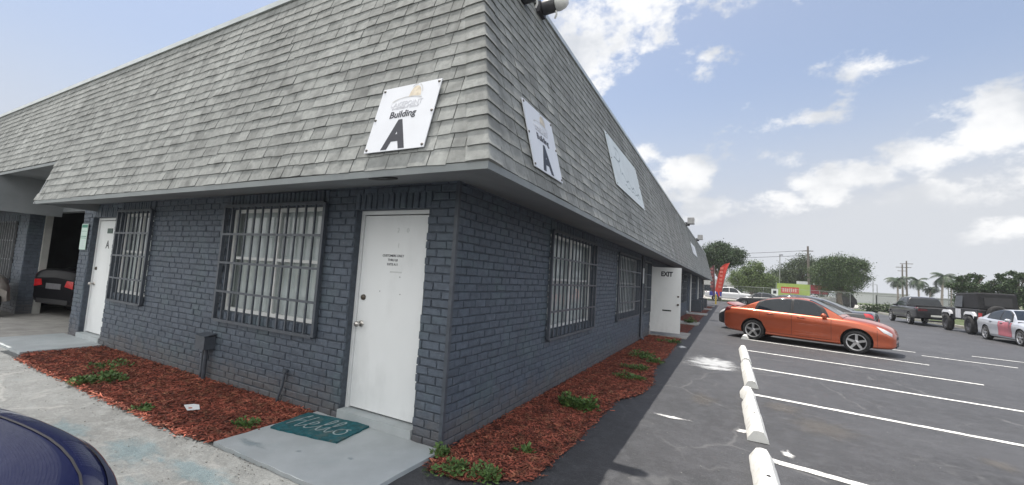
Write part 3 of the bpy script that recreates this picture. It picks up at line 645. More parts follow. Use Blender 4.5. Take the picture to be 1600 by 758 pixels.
# ------------------------------------------------------------------ roof signs
def roof_sign(side, u0, u1, z0, z1, label, kind):
    M = mf if side == 'f' else ms; r = Vector((1, 0, 0)) if side == 'f' else Vector((0, 1, 0)); up = (M(0, 3) - M(0, 2)).normalized()
    c = M((u0+u1)/2, (z0+z1)/2, 0); n = r.cross(up); w, h = (u1-u0)/2, (z1-z0)/2/CS
    root = empty('building_sign', tuple(c), 0, label, 'sign', 'signs on the shingle roof')
    b = MB(); b.obox(c + n*.026, r*w, up*h, n*.004); b.build('panel', M_SIGN if kind != 'faded' else mat('faded_sign_panel', (.60, .65, .66), .5, .06, 2, c2=(.52, .57, .58), c2scale=3), root, fix=True)
    T = lambda x, y, e=.0305: frame(c + r*x*w + up*y*h + n*e, r, up)
    if kind == 'building':
        text('Building', .088, T(-.02, .075), M_INK, 'lettering', root, bold=.002, shear=.0)
        text('A', .355, T(-.03, -.57), M_INK, 'lettering', root, bold=.017, sx=.86)
        text('LAKEPOINT', .064, T(0, .40), M_FAINT, 'lettering', root, bold=.0006)
        text('INVESTMENT GROUP', .030, T(0, .285), M_FAINT, 'lettering', root, bold=.0008)
        b = MB(); rr = random.Random(5)     # emblem: rising sun over an arc
        cen = c + r*(.12*w) + up*(.72*h) + n*.0312
        def fan(cx, cy, rx, ry, t0, t1, k=18, dz=0, inner=0):
            P = [cen + r*(cx + rx*math.cos(t0+(t1-t0)*i/k)) + up*(cy + ry*math.sin(t0+(t1-t0)*i/k)) + n*dz for i in range(k+1)]
            if inner:
                Q = [cen + r*(cx + rx*inner*math.cos(t0+(t1-t0)*i/k)) + up*(cy + ry*inner*math.sin(t0+(t1-t0)*i/k)) + n*dz for i in range(k+1)]
                b.grid([Q, P], smooth=False)
            else: b.add([cen + r*cx + up*cy + n*dz] + P, [(0, i+1, i+2) for i in range(k)])
        fan(.03, -.04, .062, .105, 0, math.pi); b.build('emblem', M_GOLD, root)
        b = MB(); fan(.03, -.04, .08, .13, .3, 1.2, 10, .0004, .9); fan(.03, -.04, .08, .13, 1.5, 2.2, 10, .0004, .92); fan(-.04, -.08, .17, .05, .4, 2.9, 16, .0004, .86); b.build('emblem', mat('faded_grey_ink', (.50, .50, .50), .5), root)
    elif kind == 'faded':
        b = MB(); rr = random.Random(9)     # faint flowing script
        def stroke(pts, wd, name='script'):
            rows = [[], []]
            for i, (x, y) in enumerate(pts):
                rows[0].append(c + r*x*w + up*(y*h+wd/2) + n*.031); rows[1].append(c + r*(x*w+wd*.4) + up*(y*h-wd/2) + n*.031)
            b.grid(rows, smooth=False)
        stroke([(-.62+.14*math.sin(t*.9)*.3 + t*.012, .72-.085*t) for t in range(14)], .03)
        stroke([(-.55+.22*math.sin(t*.35), .72-.05*t+.1*math.sin(t*.6)) for t in range(14)], .03)
        stroke([(-.45+.075*t, -.25-.02*t+.10*math.sin(t*1.4)) for t in range(17)], .03)
        stroke([(-.35+.075*t, -.62+.05*math.sin(t*1.9)) for t in range(14)], .018)
        b.build('script', mat('faint_blue_ink', (.26, .31, .33), .6, .2, 5), root)
    else:
        b = MB(); b.obox(c + r*(-.35*w) + up*(.1*h) + n*.031, r*.28*w, up*.35*h, n*.0006); b.build('emblem', M_FAINT, root)
    for (x, y) in ((-.93, .92), (.93, .92), (-.93, -.92), (.93, -.92), (.94, .05), (-.95, .0)):
        b = MB(); b.lathe([(.013, 0), (.010, .006), (0, .008)], c + r*x*w + up*y*h + n*.030, n, 10); b.build('screw', mat('sign_screw', (.12, .11, .10), .5, .2, 8, metal=.6), root)
    for ch in root.children: ch.matrix_parent_inverse = Matrix.Translation(-c)
    return root
roof_sign('f', -.412, .212, 2.52, 3.13, 'white Building A sign on the front roof slope, left of the corner', 'building')
roof_sign('s', -.02, .655, 2.54, 3.17, 'white Building A sign on the side roof slope, nearest right of the corner', 'building')
roof_sign('s', 3.5, 6.1, 3.19, 4.13, 'large pale blank-looking sign with faint script on the side roof slope', 'faded')
roof_sign('s', 20.3, 23.6, 3.35, 3.95, 'small-looking white sign far along the side roof, near the end of the building', 'plain')

# ------------------------------------------------------------------ flood lights on the roof edge
M_LAMPGREY = mat('dark_fixture', (.045, .045, .05), .5, .2, 8); M_LAMPW = mat('milky_lens', (.72, .72, .70), .35, .05, 5)
def floodlight(loc, label, white=True, s=1.0):
    root = empty('floodlight', loc, 0, label, 'floodlight', 'floodlights along the roof edge')
    b = MB(); b.box((-.10*s, -.09*s, -.06*s), (.03*s, .09*s, .07*s)); b.build('bracket', M_LAMPGREY, root)
    b = MB(); b.lathe([(0, 0), (.075*s, 0), (.08*s, .03*s), (.08*s, .17*s), (.07*s, .18*s)], (.02*s, 0, .02*s), (1, 0, .05), 20); b.build('housing', M_LAMPGREY, root)
    b = MB(); b.lathe([(.07*s, .0), (.082*s, .01*s), (.082*s, .05*s), (.07*s, .10*s), (.04*s, .14*s), (0, .15*s)], (.20*s, 0, .03*s), (1, 0, .05), 20); b.build('lens', M_LAMPW if white else M_LAMPGREY, root)
    b = MB(); b.tube([(.20*s, 0, -.05*s), (.21*s, 0, -.10*s), (.18*s, .02, -.13*s)], .012*s, 8); b.build('sensor', M_LAMPW, root)
    return root
floodlight((.20, 1.13, 4.80), 'floodlight with a milky white lens sticking out under the sky near the corner')
floodlight((.20, .60, 4.60), 'dark floodlight cut off by the top of the photo, closest to the corner', False)
def wallpack(y, label):
    root = empty('floodlight', (.14, y, 4.93), 0, label, 'floodlight', 'floodlights along the roof edge')
    b = MB(); b.box((-.05, -.03, -.1), (.2, .03, .1)); b.build('bracket', M_LAMPGREY, root)
    b = MB(); b.box((.1, -.22, .0), (.42, .22, .32)); b.build('housing', mat('pale_fixture', (.30, .30, .30), .5), root)
    b = MB(); b.box((.4201, -.19, .03), (.43, .19, .29)); b.build('lens', M_LAMPW, root)
wallpack(20.6, 'boxy floodlight halfway along the side roof edge, against the clouds')
wallpack(28.5, 'tiny boxy floodlight farthest along the side roof edge')

# ------------------------------------------------------------------ things on the front
root = empty('utility_box', (-3.95, 0, .4), 0, 'grey-painted electrical box on the brick wall under the big front window', 'electrical box')
b = MB(); b.box((-3.93, -.15, .41), (-3.71, -.02, .575)); b.build('housing', M_IRON, root, fix=True)
b = MB(); b.prism([(-3.945, -.165, .574), (-3.695, -.165, .574), (-3.695, -.015, .600), (-3.945, -.015, .600)], (0, 0, .012)); b.build('lid', M_IRON, root, fix=True)
b = MB(); b.tube([(-3.80, -.07, .41), (-3.80, -.07, -.05)], .025, 10); b.tube([(-3.89, -.06, .41), (-3.89, -.06, .12), (-3.91, -.06, -.05)], .012, 8); b.build('conduit', M_IRON, root)
for ch in root.children: ch.matrix_parent_inverse = Matrix.Translation((3.95, 0, -.4))
b = MB(); b.tube([(-2.20, -.04, .37), (-2.21, -.05, .2), (-2.27, -.07, -.02)], .014, 8); b.box((-2.235, -.05, .355), (-2.17, -.015, .385))
tag(b.build('conduit', M_IRON), 'thin painted pipe stub rising from the mulch beside the front door mat', 'pipe')
# downspout between side windows
b = MB(); b.tube([(.06, 9.12, 2.40), (.06, 9.12, .12), (.14, 9.12, .05)], .035, 10); o = b.build('pipe', M_IRON); tag(o, 'painted downpipe between the barred side windows left of the open exit door', 'pipe')
b = MB(); b.box((.075, 9.09, 1.62), (.10, 9.15, 2.05)); b.build('label_plate', M_WHITE, o)
# business licence poster on the pier
root = empty('notice', (-8.42, -.03, 1.85), 0, 'green and white notice pasted on the brick pier left of the far door', 'notice')
b = MB(); b.box((-.14, -.006, -.24), (.14, 0, .24)); b.build('sheet', mat('pale_green_paper', (.52, .66, .60), .7, .05, 6), root)
b = MB()
for k, (z0, z1) in enumerate(((.17, .225), (.10, .105), (.0, .012), (-.03, -.02))): b.box((-.125, -.0075, z0), (.125, -.0061, z1))
b.build('printing', mat('green_ink', (.03, .20, .14), .6, .1, 5), root)
b = MB()
for k in range(5): b.box((-.11, -.0075, -.08-.03*k), (.11 - .05*(k % 2), -.0061, -.068-.03*k))
b.build('printing', M_FAINT, root)

# door mat with its script
def doormat():
    c = Vector((-1.20, -.30, .036)); a = R_(9); r = Vector((math.cos(a), math.sin(a), 0)); u = Vector((-math.sin(a), math.cos(a), 0))
    root = empty('doormat', tuple(c), 0, 'worn teal doormat reading Hello on the slab before the near front door', 'doormat')
    b = MB(); rr = random.Random(2); W, H = .39, .235
    rows = []
    for j in range(9):
        row = []
        for i in range(15):
            x = -W + 2*W*i/14; y = -H + 2*H*j/8; e = .006 if (i in (0, 14) or j in (0, 8)) else .002
            row.append(r*(x+rr.uniform(-e, e)) + u*(y+rr.uniform(-e, e)) + Vector((0, 0, .016 + rr.uniform(-.001, .002))))
        rows.append(row)
    b.grid(rows, smooth=True)
    per = [rows[0][i] for i in range(15)] + [rows[j][14] for j in range(1, 9)] + [rows[8][i] for i in range(13, -1, -1)] + [rows[j][0] for j in range(7, 0, -1)]
    n = len(per); b.add(per + [p - Vector((0, 0, .018)) for p in per], [(i, i+n, (i+1) % n + n, (i+1) % n) for i in range(n)])
    b.build('mat_body', mat('teal_coir', (.010, .098, .118), .95, .3, 30, .006, 220, c2=(.12, .13, .11), c2scale=7, c2amt=.55), root)
    # script strokes
    S = []
    def el(cx, cy, rx, ry, t0, t1, k=14): return [(cx+rx*math.cos(t0+(t1-t0)*i/k), cy+ry*math.sin(t0+(t1-t0)*i/k)) for i in range(k+1)]
    S.append([(-.29, -.10), (-.27, .02), (-.25, .13), (-.235, .15), (-.24, .10)]); S.append([(-.27, .0), (-.22, .03), (-.18, .03)]); S.append([(-.16, .15), (-.185, .02), (-.19, -.10), (-.16, -.09), (-.12, -.03)])
    S.append([(-.12, -.03), (-.07, .0), (-.06, .04), (-.09, .05), (-.115, .0), (-.11, -.08), (-.07, -.10), (-.02, -.04)])
    for x in (0, .09): S.append([(x-.02, -.04), (x+.03, .04), (x+.055, .13), (x+.04, .155), (x+.02, .12), (x+.012, .0), (x+.018, -.08), (x+.045, -.10), (x+.08, -.05)])
    S.append(el(.235, -.04, .05, .06, 2.6, 2.6+2*math.pi) + [(.24, .02), (.29, .03)])
    b = MB()
    for st in S:
        P = [Vector(p) for p in st]; Q = []
        for i in range(len(P)-1):
            p0, p1, p2, p3 = P[max(i-1, 0)], P[i], P[i+1], P[min(i+2, len(P)-1)]
            for k in range(5):
                t = k/5; Q.append(.5*((2*p1) + (p2-p0)*t + (2*p0-5*p1+4*p2-p3)*t*t + (3*p1-p0-3*p2+p3)*t**3))
        Q.append(P[-1]); rows = [[], []]
        for i, p in enumerate(Q):
            d = (Q[min(i+1, len(Q)-1)] - Q[max(i-1, 0)]); d = d.normalized() if d.length > 0 else Vector((1, 0)); nn = Vector((-d.y, d.x))*.0068
            for k, s in ((0, 1), (1, -1)): w = p + nn*s; rows[k].append(r*w.x*1.12 + u*w.y*1.1 + Vector((0, 0, .0195)))
        b.grid(rows, smooth=False)
    b.build('lettering', mat('faded_white_print', (.28, .35, .36), .9, .3, 30), root)
doormat()

# ------------------------------------------------------------------ mulch beds, weeds, litter
M_CHIP = mat('red_mulch_chip', (.235, .066, .042), .9, .45, 5, island=.72, c2=(.30, .15, .085), c2scale=11, c2amt=.65)
M_SOIL = mat('mulch_bed', (.13, .036, .024), .95, .5, 22, .02, 45, c2=(.05, .028, .02), c2scale=8)
M_WEED = mat('weed_leaf', (.095, .165, .050), .6, .35, 20, island=.35, spec=.3)
M_WEED2 = mat('yellow_weed_leaf', (.16, .20, .06), .6, .3, 20, island=.35, spec=.3)
def in_poly(x, y, P):
    c = False; n = len(P)
    for i in range(n):
        (x0, y0), (x1, y1) = P[i], P[i-1]
        if (y0 > y) != (y1 > y) and x < (x1-x0)*(y-y0)/(y1-y0)+x0: c = not c
    return c
def mulch(P, n, seed, dens=None):
    r = random.Random(seed); Pr = rough_edge(P, .10, .03, seed)
    xs = [p[0] for p in P]; ys = [p[1] for p in P]; b = MB()
    b.add([(x, y, .012) for x, y in Pr], [tuple(range(len(Pr)))], 1)
    k = 0
    while k < n:
        x, y = r.uniform(min(xs)-.04, max(xs)+.04), r.uniform(min(ys)-.04, max(ys)+.04)
        if dens and r.random() > dens(x, y): continue
        if not in_poly(x + r.gauss(0, .03), y + r.gauss(0, .03), P): continue
        k += 1; a = r.uniform(0, 6.28); l = r.uniform(.006, .026)*r.choice((.7, 1, 1, 1.5)); w = r.uniform(.002, .0068); t = r.uniform(.001, .003); p = r.gauss(0, .22)
        ux = Vector((math.cos(a)*math.cos(p), math.sin(a)*math.cos(p), math.sin(p))); uy = Vector((-math.sin(a), math.cos(a), r.gauss(0, .3))).normalized(); uz = ux.cross(uy)
        b.obox((x, y, .016 + abs(r.gauss(0, .010))), ux*l, uy*w, uz*t)
    return tag(b.build('mulch_bed', [M_CHIP, M_SOIL]), kind='stuff')
front_bed = [(-7.0, -.90), (-6.6, -1.06), (-5, -1.07), (-3.4, -1.08), (-2.1, -1.10), (-1.64, -1.0), (-1.62, -.03), (-7.0, -.03)]
side_bed = [(.03, -.06), (.12, -.36), (.5, -.32), (.92, .0), (.94, 1.6), (.93, 2.6), (1.15, 3.3), (1.2, 4.1), (1.02, 5.2), (1.05, 7), (.98, 9.7), (1.0, 10.6), (.03, 10.7)]
mulch(front_bed, 20000, 1); mulch(side_bed, 22000, 2, lambda x, y: 1.0 if y < 4 else .45)
mulch([(.03, 12.35), (1.0, 12.35), (1.02, 16), (.03, 16.05)], 700, 3); mulch([(.03, 17.7), (1.0, 17.7), (1.02, 23.5), (.03, 23.5)], 700, 4); mulch([(.03, 25.5), (1.0, 25.5), (1.0, 30.7), (.03, 30.7)], 300, 5); mulch([(.03, 32.5), (1.0, 32.5), (1.0, 37.3), (.03, 37.3)], 200, 6)
# pale dry chips along the edge
def weed(x, y, rad, h, n, label, m=None, group='weeds in the mulch beds', leaf=.03, seed=0):
    r = random.Random(seed); b = MB(); n = int(n*.55); leaf *= 1.15; sub = [(rad*math.sqrt(r.random())*.8, r.uniform(0, 6.28), r.uniform(.2, .5)*rad, r.uniform(.5, 1.15)) for _ in range(9)]; root = empty('weed', (x, y, .012), 0, label, 'plant', group)
    for k in range(n):
        a = r.uniform(0, 6.28); sd, sa, sr, sh = r.choice(sub); d = sr*math.sqrt(r.random()); px, py = math.cos(sa)*sd + math.cos(a)*d, math.sin(sa)*sd*.9 + math.sin(a)*d
        hh = h*sh*(1-.6*(d/sr)**2)*r.uniform(.25, 1.2); l = leaf*r.uniform(.6, 1.4); w = l*r.uniform(.25, .42)
        o = Vector((math.cos(a)*r.uniform(.3, 1), math.sin(a)*r.uniform(.3, 1), r.uniform(-.2, .9))).normalized(); s = o.cross(Vector((r.uniform(-.5, .5), r.uniform(-.5, .5), 1))).normalized(); c = Vector((px, py, hh))
        up = s.cross(o)*.15*l
        b.add([c, c + o*l*.5 + s*w, c + o*l + up, c + o*l*.5 - s*w], [(0, 1, 2, 3)])
    b.build('leaves', m or M_WEED, root)
    b = MB()
    for k in range(max(6, n//40)):
        a = r.uniform(0, 6.28); d = rad*.7*math.sqrt(r.random()); b.tube([(0, 0, 0), (math.cos(a)*d*.6, math.sin(a)*d*.6, h*.4), (math.cos(a)*d, math.sin(a)*d, h*.75)], .0025, 4)
    b.build('stems', M_WEED2, root)
weed(.60, 1.98, .26, .15, 1500, 'bushy green weed, the largest in the red mulch along the side wall', seed=1, leaf=.042)
weed(.80, 4.15, .26, .07, 700, 'low spreading weed in the side mulch beyond the largest weed', seed=2)
weed(.72, 4.95, .26, .09, 700, 'leafy weed halfway along the side mulch bed', seed=3)
weed(.57, 6.3, .30, .12, 700, 'weed in the side mulch near the second barred window', seed=4, leaf=.04)
weed(.95, 5.9, .24, .10, 400, 'weed at the asphalt edge of the side mulch', seed=14, leaf=.04)
weed(.75, 9.4, .3, .1, 400, 'weed in the side mulch just before the exit slab', seed=15, leaf=.04)
weed(.30, -.28, .17, .07, 600, 'yellow-green weed at the near end of the side mulch by the corner', M_WEED, seed=5, leaf=.026)
weed(.62, -.16, .17, .08, 600, 'green weed clump at the front edge of the side mulch', seed=6, leaf=.026)
weed(.06, -.10, .09, .10, 260, 'small weed sprouting at the foot of the brick corner', seed=7, leaf=.03)
weed(.64, .42, .10, .04, 160, 'sparse low weed in the side mulch near the corner', seed=8)
weed(-4.55, -.82, .36, .06, 1100, 'flat green weed patch at the outer edge of the front mulch', seed=9, leaf=.035)
weed(-5.35, -.48, .30, .05, 600, 'thin grassy patch in the middle of the front mulch', seed=10)
weed(-1.82, -.62, .14, .06, 350, 'small weed in the front mulch beside the doormat slab', seed=11)
weed(-3.0, -.98, .12, .04, 200, 'tiny weed at the pavement edge of the front mulch', seed=12)
weed(.75, 16.9, .3, .22, 500, 'green weed on the second slab past the exit door', seed=13, leaf=.06)
b = MB(); b.add([(-2.78, -.74, .05), (-2.62, -.78, .035), (-2.55, -.70, .04), (-2.66, -.655, .055), (-2.74, -.67, .05)], [(0, 1, 2, 3, 4)]); b.add([(-2.78, -.74, .046), (-2.62, -.78, .031), (-2.55, -.70, .036), (-2.66, -.655, .051), (-2.74, -.67, .046)], [(4, 3, 2, 1, 0)])
tag(b.build('paper_scrap', M_WHITE), 'crumpled white paper scrap lying on the front mulch', 'litter')
# pebbles and dry leaves
b = MB(); r = random.Random(3)
for k in range(900):
    if r.random() < .5: x, y, z = r.uniform(-7, .1), -1.02 - abs(r.gauss(0, .10 if r.random() < .6 else .7)), .008
    else: x, y, z = r.uniform(.9, 6), r.uniform(-1, 10), .004
    s = r.uniform(.0015, .0036); a = r.uniform(0, 3); b.obox((x, y, z + s*.5), (s*1.3*math.cos(a), s*1.3*math.sin(a), 0), (-s*math.sin(a), s*math.cos(a), 0), (0, 0, s*.6))
tag(b.build('gravel', mat('loose_gravel', (.19, .185, .17), .9, .3, 5, island=.5)), kind='stuff')

# ------------------------------------------------------------------ wheel stops
def wheel_stop(x, y0, y1, label, dx=0.0, chip=0):
    rr = random.Random(int(y0*10)); n = 16; rows = []
    prof = [(-.10, 0), (-.098, .03), (-.045, .125), (.0, .135), (.045, .125), (.098, .03), (.10, 0)]
    for i in range(n+1):
        t = i/n; y = y0 + (y1-y0)*t; k = .995 if 0 < i < n else 1
        row = []
        for (px, pz) in prof:
            j = .003; c = 0
            if chip and i in (n-4, n-3) and px < -.03: c = .03
            row.append(Vector((x + dx*t + px + rr.uniform(-j, j) + c, y + rr.uniform(-j, j), .004 + pz*(1 - (.12 if i in (0, n) else 0)) + rr.uniform(-j, j)*(pz > 0))))
        rows.append(row)
    b = MB(); b.grid(rows, smooth=True); b.add(rows[0], [tuple(range(7))]); b.add(rows[-1], [tuple(range(7))[::-1]])
    for px in (.3, .7):
        y = y0 + (y1-y0)*px; b.lathe([(.016, 0), (.016, .004), (0, .005)], (x+dx*px, y, .137), (0, 0, 1), 10, 1)
    o = b.build('wheel_stop', [M_STOP, M_BLACK], fix=True, sharp=28); return tag(o, label, 'wheel stop', 'white concrete wheel stops')
wheel_stop(2.56, 2.14, 4.42, 'chipped white concrete wheel stop fully in view nearest the camera', -.03, 1)
wheel_stop(2.585, -.75, 1.60, 'white concrete wheel stop cut off by the bottom edge of the photo', -.03)
wheel_stop(2.61, 4.92, 7.25, 'white concrete wheel stop in the second stall from the camera in full view', -.01)
wheel_stop(2.62, 7.5, 9.85, 'short-looking white wheel stop between the spilled paint and the orange car', -.01)
wheel_stop(2.72, 12.6, 14.8, 'white wheel stop end showing behind the rear wheel of the orange car', .3)
wheel_stop(3.0, 16.2, 18.4, 'white wheel stop hidden mostly beyond the orange car', .3)

# ------------------------------------------------------------------ vehicles
M_TYRE = mat('tyre_rubber', (.018, .018, .019), .85, .2, 10); M_RIM = mat('alloy_rim', (.55, .55, .56), .32, .08, 8, metal=.85)
M_CARGLASS = mat('car_glass', (.010, .015, .021), .04, .1, 2, spec=.5); M_PLASTIC = mat('black_car_plastic', (.018, .018, .02), .55, .1, 8)
M_RED = mat('red_lens', (.45, .015, .02), .15, .1, 8, coat=1); M_CLEAR = mat('clear_lens', (.55, .56, .58), .12, .15, 14, coat=1); M_PLATE = mat('licence_plate', (.60, .60, .56), .5, .1, 9); M_CHROME = mat('chrome', (.7, .7, .7), .12, .02, 4, metal=1.0)
def paint(name, c, rough=.32, metal=.25, coat=.8): return mat(name, c, rough, .06, 3, metal=metal, coat=coat, spec=.5)
_crm = {}
def cr(P, n):     # Catmull-Rom through 2d/3d points
    k = (len(P), n)
    if k not in _crm:
        A = np.zeros(((len(P)-1)*n+1, len(P)))
        for i in range(len(P)-1):
            for j in range(n):
                t = j/n; row = A[i*n+j]
                for idx, w in ((max(i-1, 0), -t+2*t*t-t**3), (i, 2-5*t*t+3*t**3), (i+1, t+4*t*t-3*t**3), (min(i+2, len(P)-1), -t*t+t**3)): row[idx] += .5*w
        A[-1, -1] = 1; _crm[k] = A
    return list(_crm[k] @ np.array(P, float))
def curve1(pts):
    xs = np.array([p[0] for p in pts], float); ys = np.array([p[1] for p in pts], float); n = len(xs); d = np.diff(ys)/np.diff(xs); mm = np.zeros(n)
    mm[0], mm[-1] = d[0], d[-1]
    for i in range(1, n-1): mm[i] = 0 if d[i-1]*d[i] <= 0 else 2*d[i-1]*d[i]/(d[i-1]+d[i])
    def f(x):
        x = min(max(x, xs[0]), xs[-1]); i = min(int(np.searchsorted(xs, x, 'right'))-1, n-2); i = max(i, 0); h = xs[i+1]-xs[i]; t = (x-xs[i])/h
        return (2*t**3-3*t**2+1)*ys[i]+(t**3-2*t**2+t)*h*mm[i]+(-2*t**3+3*t**2)*ys[i+1]+(t**3-t**2)*h*mm[i+1]
    return f
SEDAN = dict(L=4.42, rimk=.72, W=1.755, ax=(.95, 3.60), wr=.318,
    T=[(0, .86), (.03, 1.00), (.10, 1.055), (.3, 1.06), (.7, 1.06), (3.0, 1.0), (3.4, .975), (3.8, .925), (4.1, .855), (4.28, .775), (4.38, .69), (4.42, .60)],
    S=[(0, .82), (.05, .93), (.15, .98), (.6, .985), (1.5, .955), (3.0, .905), (3.5, .875), (3.9, .81), (4.2, .71), (4.35, .60), (4.42, .52)],
    W_=[(0, .70), (.02, .755), (.08, .80), (.25, .835), (.6, .862), (1.0, .877), (3.3, .877), (3.7, .87), (4.0, .84), (4.2, .775), (4.33, .68), (4.40, .56), (4.42, .48)],
    B=[(0, .38), (.06, .30), (.3, .23), (.7, .20), (3.9, .18), (4.2, .19), (4.35, .21), (4.42, .27)],
    R=[(.52, 1.03), (.75, 1.13), (1.05, 1.275), (1.4, 1.395), (1.75, 1.452), (2.1, 1.462), (2.4, 1.435), (2.75, 1.29), (3.0, 1.15), (3.28, .975)],
    side=(1.02, 2.95, 2.02), wind=(2.44, 3.18), rear=(.62, 1.30), doors=(1.14, 2.03, 3.02), spoiler=False)
def car(name, p, colour, label, cat='car', group=None, glass=None, rim=None, five=True, plate_front=False, lod=1):
    root = empty(name, (0, 0, 0), 0, label, cat, group); L = p['L']; T, S, W_, B, Rr = (curve1(p[k]) for k in ('T', 'S', 'W_', 'B', 'R')); gl = glass or M_CARGLASS
    sub = 4 if lod else 3
    _c1 = {}; _c2 = {}
    def sec(x):
        k = round(x, 5)
        if k not in _c1: _c1[k] = sec_(x)
        return _c1[k]
    def sec_(x):
        w, s, t, zb = W_(x), S(x), T(x), B(x); s = min(s, t - .012); h = s - zb
        return cr([(0, zb), (.70*w, zb), (.92*w, zb+.025), (.972*w, zb+.16*h), (.974*w, zb+.40*h), (1.0*w, zb+.72*h), (.982*w, zb+.88*h), (.940*w, s), (.80*w, s+(t-s)*.62), (.5*w, t-.004), (0, t+.012)], sub)
    nU = 10*sub
    def bp(x, u):
        P = sec(x); f = u*nU; i = min(int(f), nU-1); t = f-i; q_ = P[i]*(1-t)+P[i+1]*t; return Vector((x, q_[0], q_[1]))
    xs = list(np.unique(np.concatenate([np.linspace(0, .3, 9), np.linspace(.3, L-.5, 34 if lod else 18), np.linspace(L-.5, L, 13)])))
    rows = []
    for x in xs:
        P = sec(x); rows.append([Vector((x, a, z)) for a, z in P] + [Vector((x, -a, z)) for a, z in P[-2:0:-1]])
    b = MB(); m_ = len(rows[0])
    for r0 in rows: r0.append(r0[0])
    b.grid(rows, smooth=True); b.add(rows[0][:-1], [tuple(range(m_))], 0, False); b.add(rows[-1][:-1], [tuple(range(m_))[::-1]], 0, False)
    body = b.build('body', [colour, M_PLASTIC], root, fix=True)
    # wheel arches
    cb = MB()
    for ax in p['ax']:
        for s in (1, -1):
            rad = p['wr'] + .055; n = 28; ring = [(ax+rad*math.cos(2*math.pi*k/n), p['wr']+.02+rad*math.sin(2*math.pi*k/n)) for k in range(n)]
            cb.add([(x, s*p['W']*.30, z) for x, z in ring] + [(x, s*p['W']*.7, z) for x, z in ring], [tuple(range(n)), tuple(range(2*n-1, n-1, -1))] + [(k, n+k, n+(k+1) % n, (k+1) % n) for k in range(n)], 1)
    cut = cb.build('cutter', [colour, M_PLASTIC], None, fix=True)
    md = body.modifiers.new('arch', 'BOOLEAN'); md.operation = 'DIFFERENCE'; md.object = cut; md.solver = 'EXACT'
    dg = bpy.context.evaluated_depsgraph_get(); me = bpy.data.meshes.new_from_object(body.evaluated_get(dg)); body.modifiers.clear(); body.data = me; me.name = 'body'; bpy.data.objects.remove(cut)
    bm = bmesh.new(); bm.from_mesh(me)
    for e in bm.edges:
        if len(e.link_faces) == 2 and e.calc_face_angle(0) > R_(38): e.smooth = False
    bm.to_mesh(me); bm.free()
    # greenhouse
    x0, x1 = p['R'][0][0], p['R'][-1][0]; ih = p.get('inset', .42)
    def gsec(x):
        k = round(x, 5)
        if k not in _c2: _c2[k] = gsec_(x)
        return _c2[k]
    def gsec_(x):
        w, s = W_(x)*.915, S(x) - .02; R = Rr(x); h = max(R - s, .01)
        return cr([(w, s), (w-.13*ih/.42*h, s+.40*h), (w-.27*ih/.42*h, s+.76*h), (w-.36*ih/.42*h, s+.90*h), (w-.60*ih/.42*h, s+.985*h), (.45*w, R), (0, R+.014)], sub)
    nV = 6*sub
    def gp(x, v):
        P = gsec(x); f = v*nV; i = min(int(f), nV-1); t = f-i; q_ = P[i]*(1-t)+P[i+1]*t; return Vector((x, q_[0], q_[1]))
    gx = np.linspace(x0, x1, 40 if lod else 20); rows = []
    for x in gx:
        P = gsec(x); rows.append([Vector((x, a, z)) for a, z in P] + [Vector((x, -a, z)) for a, z in P[-2::-1]])
    b = MB(); b.grid(rows, smooth=True); b.build('cabin', p.get('roofmat') or colour, root, sharp=50)
    def patch(fn, us, xl, xh, s, offs, m, nm, parent=root, nx=14, thick=True):
        rows = []
        for u in us:
            a, e = (xl(u) if callable(xl) else xl), (xh(u) if callable(xh) else xh); row = []
            for k in range(nx+1):
                x = a+(e-a)*k/nx; q0 = fn(x, u); dx = fn(min(x+.01, L), u)-fn(max(x-.01, 0), u); du = fn(x, min(u+.01, 1))-fn(x, max(u-.01, 0)); n = dx.cross(du)
                n = n.normalized() if n.length > 1e-9 else Vector((0, 1, 0))
                if n.y < -.01 or (abs(n.y) <= .01 and n.z < 0): n = -n
                q_ = q0+n*offs; row.append(Vector((q_.x, q_.y*s, q_.z)))
            rows.append(row)
        b = MB(); b.grid(rows, smooth=True, flip=(s < 0)); o = b.build(nm, m, parent)
        return o
    def patch2(fn, us, xl, xh, offs, m, nm, parent=root, nx=12):   # both halves in one sheet, over the centre line
        rows = []
        for k in range(nx+1):
            x = xl+(xh-xl)*k/nx; row = []
            for s in (1, -1):
                seq = us if s == 1 else us[::-1][1:]
                for u in seq:
                    q0 = fn(x, u); dx = fn(x+.01, u)-fn(x-.01, u); du = fn(x, min(u+.01, 1))-fn(x, max(u-.01, 0)); n = dx.cross(du); n = n.normalized() if n.length > 1e-9 else Vector((0, 0, 1))
                    if n.z < 0: n = -n
                    q_ = q0+n*offs; row.append(Vector((q_.x, q_.y*s, q_.z)))
            rows.append(row)
        b = MB(); b.grid(rows, smooth=True); return b.build(nm, m, parent)
    lin = lambda a, e, n: [a+(e-a)*k/n for k in range(n+1)]
    sx0, sx1, sm = p['side']
    for s in (1, -1):
        v0, v1 = .06, .50
        for (a, e) in ((sx0, sm-.035), (sm+.035, sx1)):
            lo = (lambda u, a=a: a + (.22*(u-v0)/(v1-v0) if a == sx0 else 0)); hi = (lambda u, e=e: e - (.36*(u-v0)/(v1-v0) if e == sx1 else 0))
            patch(gp, lin(v0, v1, 8), lo, hi, s, .006, gl, 'side_window')
        if lod:
            patch(gp, lin(.0, .545, 9), lambda u: sx0-.07+.26*u, lambda u: sx1+.06-.40*u, s, .003, M_PLASTIC, 'window_trim')
    patch2(gp, lin(.60, 1, 8), p['wind'][0], p['wind'][1], .006, gl, 'windshield'); patch2(gp, lin(.60, 1, 8), p['rear'][0], p['rear'][1], .006, gl, 'rear_window')
